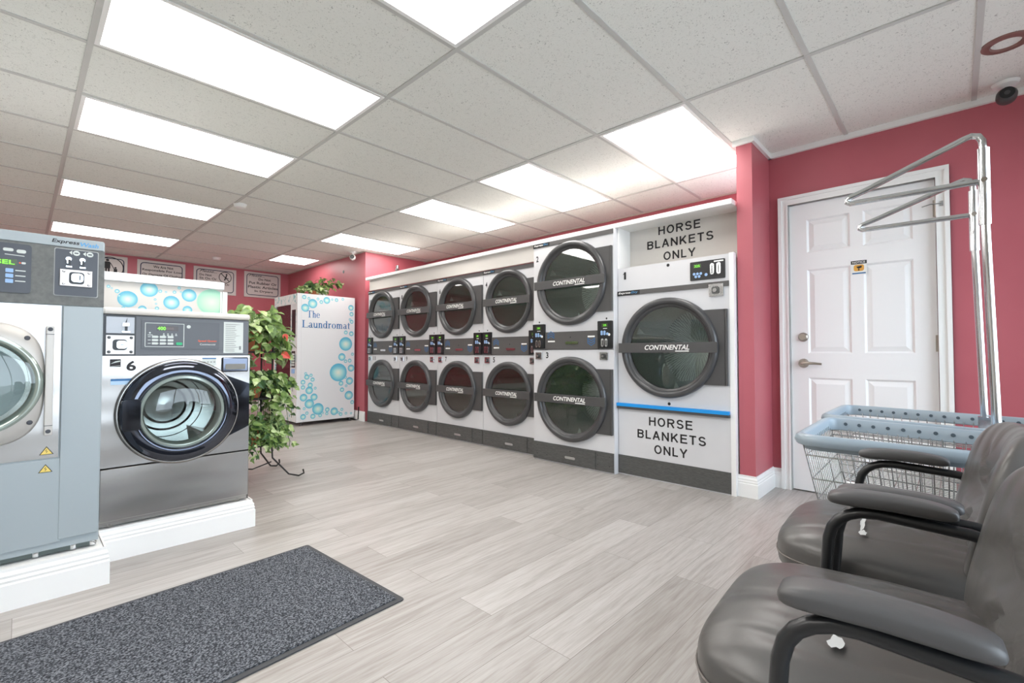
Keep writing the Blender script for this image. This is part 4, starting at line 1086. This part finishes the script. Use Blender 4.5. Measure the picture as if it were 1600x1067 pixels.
def s3(t, w_, h_):
    text(t, 'Please...', w_ * .13, h_ * .8, w_ * .4, .045, -.001, 0, .005, .5); text(t, 'Do Not', w_ * .13, h_ * .66, w_ * .28, .038, -.001, 0, .02); text(t, 'Sit On Or', w_ * .13, h_ * .53, w_ * .4, .038, -.001, 0, .02)
    cx, cz = w_ * .73, h_ * .67; ring2(t, cx, cz, .095, .01); t.poly([(cx - .07, -.001, cz + .062), (cx - .06, -.001, cz + .07), (cx + .07, -.001, cz - .062), (cx + .06, -.001, cz - .07)])
    t.disc((cx + .02, -.001, cz + .05), .014, 0, 12); t.poly([(cx - .02, -.0012, cz - .05), (cx, -.0012, cz - .05), (cx + .03, -.0012, cz + .035), (cx + .01, -.0012, cz + .035)]); t.poly([(cx, -.0012, cz + .0), (cx + .05, -.0012, cz - .01), (cx + .05, -.0012, cz - .02), (cx, -.0012, cz - .012)])
    text(t, 'Or', w_ * .72, h_ * .36, w_ * .12, .035, -.001, 0, .02)
def s4(t, w_, h_):
    text(t, 'Please...', w_ * .12, h_ * .82, w_ * .42, .04, -.001, 0, .005, .5); text(t, 'Do Not', w_ * .38, h_ * .68, w_ * .34, .042, -.001, 0, .02); text(t, 'Put Rubber Or', w_ * .13, h_ * .52, w_ * .76, .046, -.001, 0, .02)
    text(t, 'Plastic Articles', w_ * .1, h_ * .36, w_ * .82, .046, -.001, 0, .02); text(t, 'In Dryers', w_ * .28, h_ * .19, w_ * .5, .046, -.001, 0, .02)
sign(.62, 1.085, 1.94, 2.395, 'white sign with adult and child figures in a circle', s1)
sign(1.20, 1.805, 1.94, 2.39, 'white sign beginning We Are Not Responsible', s2)
sign(1.918, 2.535, 1.955, 2.39, 'white Please Do Not sign with a crossed-out figure in a circle', s3)
sign(2.66, 3.26, 1.955, 2.40, 'white sign reading Do Not Put Rubber Or Plastic Articles In Dryers', s4)

# ================================================================== VENDING MACHINE
VX0, VX1, VY0, VY1, VZ0, VZ1 = 2.575, 3.355, 6.33, 7.17, .05, 1.775
r = empty('vending_machine', (VX0, VY0, 0), 0, 'white vending machine lettered The Laundromat with bubble graphics', 'vending machine')
w_, d_ = VX1 - VX0, VY1 - VY0
b_ = MB(); b_.box((.012, 0, VZ0), (w_, d_, VZ1)); cab = b_.build('cabinet', VENDW, r, bevel=.004)
t = MB(); serif(t, 'The', .085, 1.455, .18, .095, -.001); serif(t, 'Laundromat', .02, 1.318, .69, .10, -.001); t.build('lettering', BLUET, cab)
t = MB(); rs = random.Random(3)
s = 711 / 240
def vb(px, pz, pr):   # size in crop pixels of the front panel
    x = (px - 330) / (580 - 330) * w_; zt = 348 + (px - 330) * .08; zb = 948 - (px - 330) * .092
    return (x, VZ0 + (zb - pz) / (zb - zt) * (VZ1 - VZ0), pr * .0032)
L1 = [(382, 396, 20), (350, 416, 17), (445, 380, 15), (420, 388, 8), (345, 366, 9), (365, 372, 6), (405, 374, 6), (470, 376, 5), (490, 378, 8), (520, 374, 6), (560, 414, 13), (563, 444, 10), (556, 470, 6), (564, 480, 9), (536, 530, 9), (563, 536, 11), (536, 584, 31), (518, 645, 17), (502, 717, 40), (563, 697, 16), (556, 757, 17), (553, 824, 20), (570, 856, 9), (536, 665, 8), (556, 662, 9), (569, 632, 7), (520, 798, 10), (515, 768, 11), (540, 780, 6), (536, 740, 7), (410, 886, 25), (372, 862, 20), (347, 833, 16), (392, 831, 15), (371, 800, 16), (375, 776, 11), (344, 762, 10), (385, 750, 9), (360, 738, 11), (378, 730, 7), (355, 722, 6), (344, 786, 9), (397, 790, 6), (484, 898, 17), (346, 922, 12), (388, 920, 11), (420, 916, 8), (452, 890, 10), (450, 908, 7), (505, 905, 6), (520, 890, 7), (515, 912, 8), (540, 908, 6), (565, 908, 5), (432, 905, 5), (350, 884, 6), (362, 905, 7)]
bubbles(t, [vb(*q) for q in L1], -.0008); t.build('bubble_print', BUB, cab)
# glass door side, facing -x
def sideb(name, m, parent, boxes, mi=None, lb=None, **k):
    b_ = MB()
    for bx_ in boxes: b_.box(*bx_)
    return b_.build(name, m, parent, **k)
fr = sideb('door_frame', mottle(mat('bubble patterned white frame', (214, 222, 222), .4), (130, 186, 192), (228, 230, 228), 16, lo=.36, hi=.44), r,
           [((-.03, .03, VZ0), (.012, d_, .30)), ((-.03, .03, 1.64), (.012, d_, VZ1)), ((-.03, d_ - .05, .30), (.012, d_, 1.64)), ((-.03, .03, .30), (.012, .07, 1.64)), ((-.03, .16 + .06, .3), (.012, .245, 1.64))])
sideb('corner_post', VENDW, r, [((-.04, 0, VZ0), (.012, .03, VZ1))])
sideb('keypad_column', mat('white keypad column', (214, 216, 216), .4), fr, [((-.028, .07, .30), (.010, .22, 1.64))])
sideb('selection_window', BLACK, fr, [((-.031, .085, 1.18), (-.027, .205, 1.56)), ((-.031, .085, .78), (-.027, .205, 1.0))])
b_ = MB()
for i in range(5):
    for j in range(3): b_.box((-.035, .10 + .033 * j, .80 + .036 * i), (-.031, .124 + .033 * j, .826 + .036 * i))
b_.build('keypad', PAPER, fr)
sideb('label', PAPER, fr, [((-.032, .09, 1.04), (-.028, .2, 1.14))])
sideb('door_lock', PALEB, fr, [((-.045, .1, .70), (-.028, .17, .76))])
sideb('interior', REDBOX, r, [((.0125 - .002, .245, .30), (.012, d_ - .05, 1.64))])  # flat sheet behind the glass carrying the painted red reflection
sideb('glass', glass_mat('vending glass', (190, 190, 190), .5), r, [((-.02, .245, .30), (-.016, d_ - .05, 1.64))])
for (xx, yy) in ((.04, .04), (w_ - .05, .04), (.04, d_ - .05), (w_ - .05, d_ - .05)):
    b_ = MB(); b_.lathe([(.03, 0), (.03, .01), (.012, .014), (.012, VZ0)], (xx, yy, .0), 14, 'z', cap0=True); b_.build('foot', CHAR, r)
b_ = MB(); b_.tube([(3.378, 7.0, .012), (3.375, 6.6, .012), (3.368, 6.31, .012), (3.374, 6.25, .02), (3.378, 6.24, .2)], .008, 8)
tag(b_.build('power_cord', BLACK, smooth=True), 'black power cord on the floor behind the vending machine foot', 'cord')

# ================================================================== PLANTS
def leaf(mb, p, d, up, L_, Wd, m, lobed=False):
    d = d.normalized(); s_ = d.cross(up).normalized(); u = s_.cross(d).normalized()
    k = len(mb.v)
    if lobed: P = [(0, 0), (.18, .38), (.30, .52), (.45, .26), (.75, .16), (1, 0), (.75, -.16), (.45, -.26), (.30, -.52), (.18, -.38)]
    else: P = [(0, 0), (.12, .34), (.4, .46), (.75, .24), (1, 0), (.75, -.24), (.4, -.46), (.12, -.34)]
    mb.v.append(tuple(p + d * (L_ * .45) - u * (.05 * L_)))
    for (a, c_) in P: mb.v.append(tuple(p + d * (a * L_) + s_ * (c_ * Wd * 1.0) + u * (abs(c_) * .22 * L_ - a * a * .18 * L_)))
    n_ = len(P)
    for i in range(n_): mb.face((k, k + 1 + i, k + 1 + (i + 1) % n_), m)
def plant(loc, label, pot_r, pot_h, spread, trail, nst, leafs, size, lobed, mats, seed, front=None, group='potted plants around the iron stand', potm=TERRA, up=.6, legs=0):
    rs = random.Random(seed)
    r = empty('potted_ivy' if lobed else 'potted_pothos', loc, 0, label, 'plant', group)
    pt = MB(); pt.lathe([(0, 0), (pot_r * .7, 0), (pot_r * .98, pot_h * .82), (pot_r * 1.06, pot_h * .82), (pot_r * 1.08, pot_h), (pot_r * .98, pot_h), (pot_r * .95, pot_h * .9), (0, pot_h * .9)], (0, 0, 0), 28, 'z'); pt.build('pot', potm, r, smooth=True)
    lf = MB(); st = MB()
    for i in range(nst):
        a = rs.uniform(0, 2 * PI) if front is None else rs.gauss(front, 1.0)
        out = rs.uniform(.5, 1.0) * spread; tr = rs.uniform(.15, 1.0) * trail; rise = rs.uniform(.2, 1.0) * up * .25
        pts = []
        for q in range(9):
            t_ = q / 8; rad = pot_r * .3 + out * (1 - (1 - t_) ** 2.2)
            z = pot_h + rise * math.sin(min(t_ * 2.2, PI)) - tr * max(0, t_ - .25) ** 1.25 * 1.45
            pts.append(Vector((math.cos(a + .3 * math.sin(3 * t_ + i)) * rad, math.sin(a + .3 * math.sin(3 * t_ + i)) * rad, z)))
        if legs: pass
        st.tube(pts, .0022, 5)
        for q in range(leafs):
            t_ = rs.uniform(.05, 1); f_i = t_ * 8; i0 = min(int(f_i), 7); p = pts[i0].lerp(pts[i0 + 1], f_i - i0)
            dd = Vector((math.cos(a) * rs.uniform(.2, 1), math.sin(a) * rs.uniform(.2, 1), -.35)) + Vector((rs.uniform(-1, 1), rs.uniform(-1, 1), rs.uniform(-.6, .5))) * .8
            p = p + Vector((rs.uniform(-1, 1), rs.uniform(-1, 1), rs.uniform(-1, 1))) * .03
            if p.z + loc[2] < .02: continue
            u = Vector((rs.uniform(-.6, .3), rs.uniform(-1.1, .1), rs.uniform(.2, 1)))
            L_ = size * rs.uniform(.6, 1.15); mi = rs.choices(range(len(mats)), [6, 3, .15 if mats[-1] == LEAFR else 2][:len(mats)])[0]
            leaf(lf, p, dd, u, L_, L_ * .78, mi, lobed)
    st.build('stems', LEAFD, r); lf.build('foliage', mats, r)
    return r
# iron stand
SX, SY = 1.22, 3.98
r = empty('plant_stand', (SX, SY, 0), 0, 'black wrought iron plant stand with curled feet', 'plant stand')
b_ = MB()
LV = [.26, .62, .98]
for (dx, dy) in ((-.14, -.12), (.14, -.12), (-.14, .12), (.14, .12)):
    ex, ey = dx * 1.75, dy * 1.6
    pts = [(dx, dy, 1.02), (dx, dy, .3), (dx * 1.05, dy * 1.05, .16), (ex, ey, .03), (ex * 1.25, ey * 1.2, .012), (ex * 1.38, ey * 1.3, .03), (ex * 1.36, ey * 1.28, .06)]
    b2 = MB(); b2.tube(pts, .0065, 8); b2.build('leg', IRON, r, smooth=True)
for z in LV:
    b2 = MB(); b2.tube([(-.15, -.13, z), (.15, -.13, z), (.15, .13, z), (-.15, .13, z)], .006, 8, closed=True)
    for q in range(5): b2.box((-.15, -.12 + q * .055, z - .003), (.15, -.114 + q * .055, z + .003))
    b2.build('shelf', IRON, r)
b2 = MB(); b2.tube([(-.14, -.12, .13), (.0, -.14, .10), (.14, -.12, .13)], .005, 8); b2.build('brace', IRON, r)
G4 = [LEAF, LEAFL, LEAFD]
plant((SX + .0, SY - .02, .988), 'leafy green pothos at the top of the plant stand beside washer 6', .11, .15, .28, .50, 52, 18, .088, False, [LEAF, LEAFL, LEAFR], 11, up=1.0)
plant((SX + .0, SY - .02, .628), 'trailing pothos in a terracotta pot on the middle shelf of the stand', .11, .13, .29, .50, 60, 22, .066, False, [LEAF, LEAFL, LEAFD], 12, up=.5)
plant((SX + .01, SY - .02, .268), 'small-leaved ivy on the lowest shelf of the plant stand', .10, .12, .27, .26, 60, 26, .055, True, [LEAF, LEAFL, LEAFD], 13, up=.5)
# plants on the vending machine
GV = 'plants on top of the vending machine'
plant((2.86, 6.55, VZ1 + .001), 'low trailing plant on the left of the vending machine top', .06, .07, .22, .10, 14, 9, .06, True, [LEAF, LEAFL], 21, group=GV, up=.4)
plant((3.05, 6.75, VZ1 + .001), 'taller pothos in a white pot on the vending machine', .085, .12, .24, .10, 16, 7, .09, False, [LEAF, LEAFD, LEAFL], 22, group=GV, potm=WHITE, up=.8)

# ================================================================== RUG
r = empty('entrance_mat', (1.02, 2.385, 0), math.radians(3.0), 'speckled charcoal entrance mat with dark rubber edge on the plank floor', 'mat')
b_ = MB(); b_.rbox((-1.5, -.80, .0005), (0, 0, .006), .012, axis='z'); b_.build('rubber_border', RUBBER, r, bevel=.002)
b_ = MB(); b_.rbox((-1.48, -.778, .0062), (-.022, -.022, .010), .008, axis='z'); b_.build('carpet', RUG, r)

# ================================================================== HANGER CARTS
def cart(corners, pole, tip, top, joint, label):
    """corners: rim polygon in plan (front near, front far, rear far, rear near)"""
    cx = sum(c_[0] for c_ in corners) / 4; cy = sum(c_[1] for c_ in corners) / 4
    r = empty('laundry_cart', (cx, cy, 0), 0, label, 'laundry cart', 'chrome wire laundry carts with hanger poles')
    C = [Vector((a - cx, c_ - cy, 0)) for a, c_ in corners]
    ZR = .70
    # rounded rim path
    def path(C, z, rad, n_=5):
        out = []
        for i in range(4):
            p, q, s_ = C[i - 1], C[i], C[(i + 1) % 4]
            a = q + (p - q).normalized() * rad; c_ = q + (s_ - q).normalized() * rad
            for k in range(n_ + 1):
                t_ = k / n_; out.append(((1 - t_) ** 2 * a + 2 * t_ * (1 - t_) * q + t_ * t_ * c_) + Vector((0, 0, z)))
        return out
    pr = [(-.010, -.026), (-.004, -.030), (.004, -.016), (.018, -.014), (.024, .0), (.020, .014), (.008, .022), (-.006, .022), (-.012, .016)]
    ctr = sum(C, Vector()) / 4
    # orientation: make the rounded side of the profile face outwards
    pth = path(C, ZR - .03, .07)
    area = sum(pth[i - 1].x * pth[i].y - pth[i].x * pth[i - 1].y for i in range(len(pth)))
    sg = -1 if area > 0 else 1
    b_ = MB(); b_.tube(pth, 1.0, closed=True, prof=[(u * -sg, w_) for u, w_ in pr]); rim = b_.build('rim_bumper', RIM, r, smooth=50)
    dm = MB()
    for i in (1, 3):
        A_, B_ = C[i], C[(i + 1) % 4]; Ld = (B_ - A_).length; dr = (B_ - A_) / Ld; nn = Vector((-dr.y, dr.x, 0)); 
        if nn.dot(ctr - (A_ + B_) / 2) < 0: nn = -nn
        cnt = int((Ld - .12) / .048)
        for k in range(cnt):
            p = A_ + dr * (.07 + k * .048) + nn * .0130 + Vector((0, 0, ZR - .03)); kk = len(dm.v)
            for j in range(10):
                a = 2 * PI * j / 10; dm.v.append(tuple(p + dr * (math.cos(a) * .007) + Vector((0, 0, math.sin(a) * .007)) + nn * .0015))
            dm.face(range(kk, kk + 10))
    dm.build('rim_dimples', DIMPLE, rim)
    # wire basket
    wb = MB(); ZB = .40
    def shr(v_, f_, z): q = ctr + (v_ - ctr) * f_; return Vector((q.x, q.y, z))
    def inner(i, t_, z): 
        f_ = 1 - .16 * (ZR - .04 - z) / (ZR - ZB) - .03
        return shr(C[i].lerp(C[(i + 1) % 4], t_), f_, z)
    for i in range(4):
        Ld = (C[(i + 1) % 4] - C[i]).length; cnt = int(Ld / .033)
        for k in range(cnt + 1):
            t_ = k / cnt; wb.tube([inner(i, t_, ZR - .04), inner(i, t_, ZB)], .0019, 5, cap=False)
    for z in (.62, .54, .47, ZB):
        wb.tube([inner(i, t_, z) for i in range(4) for t_ in (0.0, .5)], .0026, 6, closed=True)
    for k in range(15):
        t_ = (k + .5) / 15; wb.tube([inner(0, t_, ZB), inner(2, 1 - t_, ZB)], .0019, 5, cap=False)
    for k in range(9):
        t_ = (k + .5) / 9; wb.tube([inner(1, t_, ZB), inner(3, 1 - t_, ZB)], .0019, 5, cap=False)
    wb.build('wire_basket', WIRE, r, smooth=True)
    fb = MB()
    K = [shr(C[i], .80, .385) for i in range(4)]
    fb.tube(K, .011, 10, closed=True)
    K2 = [shr(C[i], .78, .12) for i in range(4)]
    for a, c_ in zip(K, K2): fb.tube([a, c_], .010, 8)
    fb.tube(K2, .010, 8, closed=True)
    fb.build('frame', CHROME, r, smooth=True)
    for a in K2:
        fk = MB(); fk.box((a.x - .014, a.y - .002, .045), (a.x - .010, a.y + .022, .11)); fk.box((a.x + .010, a.y - .002, .045), (a.x + .014, a.y + .022, .11)); fk.box((a.x - .014, a.y - .012, .108), (a.x + .014, a.y + .022, .113))
        fo = fk.build('caster', CHROME, r)
        wh = MB(); wh.lathe([(0, -.008), (.035, -.008), (.038, -.004), (.038, .004), (.035, .008), (0, .008)], (a.x, a.y + .014, .0385), 20, 'x'); wh.build('wheel', WHEEL, fo, smooth=True)
    # pole and hanger loop
    px, py = pole[0] - cx, pole[1] - cy
    p_ = MB(); p_.tube([(px, py - .03, .11), (px, py, joint - .14)], .0135, 14); p_.box((px - .016, py - .034, ZR - .08), (px + .016, py + .004, ZR - .004), 0); p_.build('pole', CHROME, r, smooth=True)
    p_ = MB(); p_.tube([(px, py, joint - .16), (px, py, top - .055)], .0175, 14)
    sl = p_.build('pole_sleeve', CHROME, r, smooth=True)
    pr2 = [(-.010, -.007), (.010, -.007), (.012, 0), (.010, .007), (-.010, .007), (-.012, 0)]
    ty, tz = tip[0] - cy, tip[1]
    pts = [(px, py, top - .06), (px, py + .002, top - .025), (px, py + .012, top - .006), (px, py + .03, top), (px, py + .05, top - .006)]
    N_ = 8
    for k in range(1, N_): t_ = k / N_; pts.append((px, py + .05 + (ty - .03 - py - .05) * t_, (top - .006) + (tz + .012 - top + .006) * t_))
    pts += [(px, ty - .012, tz + .008), (px, ty, tz), (px, ty, tz - .010), (px, ty - .012, tz - .018), (px, ty - .03, tz - .018)]
    pts.append((px, py + .012, joint))
    lp = MB(); lp.tube(pts, .0115, 12); h_ = lp.build('hanger_loop', CHROME, r, smooth=True)
    bl = MB(); bl.tube([(px - .024, py, joint), (px + .022, py, joint)], .009, 10); bl.build('bolt', NICKEL, sl, smooth=True)
cart([(1.86, .395), (2.44, .405), (2.315, -.33), (1.875, -.33)], (2.385, -.09), (.315, 1.615), 1.765, 1.593, 'nearer wire laundry cart with taller-looking chrome hanger pole, behind the black chairs')
cart([(2.54, .435), (3.10, .435), (2.96, -.33), (2.41, -.33)], (2.87, -.075), (.33, 1.600), 1.738, 1.578, 'farther wire laundry cart with chrome hanger pole, nearest the white door')

# ================================================================== CHAIRS
def chair(x, y, rz, label, tears):
    r = empty('waiting_chair', (x, y, 0), rz, label, 'chair', 'black leather armchairs by the shop window')
    def seatf(px, py, pz):
        f_ = 1 - .10 * max(0, py / .25)          # narrows a little to the front
        z = pz + (.018 * (1 - (px / .25) ** 2) * (1 - .6 * (py / .25) ** 2) if pz > 0 else 0)
        z -= .012 * max(0, (py - .12) / .13) ** 2 * (1 if pz > 0 else .3)
        if pz > 0:
            w_ = .006 * math.sin(px * 150 + 14 * py + 2.0 * math.sin(py * 22)) * math.exp(-((py + .03) / .11) ** 2) * math.exp(-(px / .15) ** 2)
            z += w_
        return (px * f_, py, z)
    s_ = MB(); s_.pad((0, .095, .468), (.255, .25, .058), .45, .42, 96, 60, seatf); st = s_.build('seat', LEATHER, r, smooth=180)
    sm = MB(); pts = []
    for j in range(48):
        a = 2 * PI * j / 48; c1, s1 = math.cos(a), math.sin(a); px = math.copysign(abs(c1) ** .42, c1) * .2565; py = math.copysign(abs(s1) ** .42, s1) * .2515
        q = seatf(px, py, -.004); pts.append((q[0], q[1] + .095, q[2] + .468))
    sm.tube(pts, .0022, 5, closed=True); sm.build('piping', SEAM, st, smooth=True)
    tm = MB(); rs = random.Random(int(x * 100))
    for (tx, ty, tw, th) in tears:
        pts = []
        for j in range(14):
            a = 2 * PI * j / 14; rr = rs.uniform(.55, 1.1); px, py = tx + math.cos(a) * tw * rr, ty + math.sin(a) * th * rr
            u = px / .255; v_ = (py) / .25
            zz = .058 * max(0, 1 - abs(u) ** (2 / .42)) ** .225 * 1.0 + .018 * (1 - u * u) * (1 - .6 * v_ * v_) - .012 * max(0, (py - .12) / .13) ** 2
            pts.append((px, py + .095, .472 + zz + .0025))
        tm.poly(pts)
    tm.build('torn_patch', TORN, st)
    def backf(px, py, pz):
        y_ = py + (.045 * (px / .24) ** 2)                    # wraps round at the sides
        y_ -= .030 * math.exp(-(((pz) / .012) ** 2)) * (1 if py > 0 else 0) * max(0, 1 - (abs(px) / .20) ** 4) * .55
        if py > 0:
            rr = math.hypot(px, pz); th = math.atan2(pz, px)
            y_ += (.0075 * math.sin(11 * th + 9 * rr) + .004 * math.sin(19 * th)) * math.exp(-((rr - .075) / .06) ** 2) * min(1, rr / .03) * abs(math.sin(th)) ** .5
        return (px, y_, pz)
    Rb = Euler((math.radians(13), 0, 0)).to_matrix()
    s_ = MB(); s_.pad((0, -.105, .615), (.245, .052, .190), .55, .62, 96, 90, backf, R=Rb); bk = s_.build('backrest', LEATHER, r, smooth=180)
    bt = MB(); bt.lathe([(0, 0), (.009, -.002), (.011, -.008)], (0, 0, 0), 14, 'y'); q = Rb @ Vector(backf(0, .052, 0)); o = bt.build('button', LEATHER, bk); o.location = (q.x, q.y - .105 + .002, q.z + .615)
    bs = MB(); bs.pad((0, -.16, .605), (.225, .022, .165), .4, .5, 32, 20, R=Rb); bs.build('back_shell', ARMP, r, smooth=180)
    for sx in (-1, 1):
        xx = sx * .262
        f_ = MB()
        pts = [(xx, -.36, .018), (xx, .20, .018), (xx, .235, .03), (xx, .24, .065), (xx, .197, .53), (xx, .194, .57), (xx, .187, .596), (xx, .175, .614), (xx, .158, .627), (xx, .138, .635), (xx, .11, .638), (xx, -.03, .630), (xx * .98, -.10, .612), (xx * .86, -.165, .60), (xx * .6, -.185, .60)]
        f_.tube(pts, .0112, 14); f_.build('side_frame', ARMM, r, smooth=60)
        p_ = MB()
        def armf(px, py, pz): return (px * (1 + .12 * math.sin(py * 12)), py, pz + .006 * math.cos(py * 14) - .05 * py * py)
        p_.pad((xx, .090, .661), (.029, .104, .016), .65, .32, 36, 16, armf); ap = p_.build('armrest', ARMP, r, smooth=180)
    for yy in (.22, -.02):
        f_ = MB(); f_.tube([(-.262, yy - .0, .375), (.262, yy - .0, .375)], .011, 10); f_.build('cross_bar', ARMM, r, smooth=True)
    f_ = MB(); f_.box((-.15, -.06, .382), (.15, .24, .402)); f_.build('seat_pan', ARMM, r)
    f_ = MB(); f_.tube([(-.262, -.355, .018), (.262, -.355, .018)], .0125, 10); f_.build('rear_floor_bar', ARMM, r, smooth=True)
    for sx in (-1, 1):
        f_ = MB(); f_.tube([(sx * .12, .0, .35), (sx * .12, -.19, .37), (sx * .12, -.215, .45), (sx * .12, -.20, .62)], .011, 10); f_.build('back_support', ARMM, r, smooth=60)
chair(.968, -.005, math.radians(3.5), 'black leather armchair nearest the camera with a torn white seat patch', [(-.125, .050, .020, .013), (-.075, .056, .030, .005)])
chair(1.548, .015, math.radians(2.5), 'black leather armchair behind the nearest one, beside the laundry carts', [(-.090, .066, .060, .006), (-.15, .062, .018, .009)])
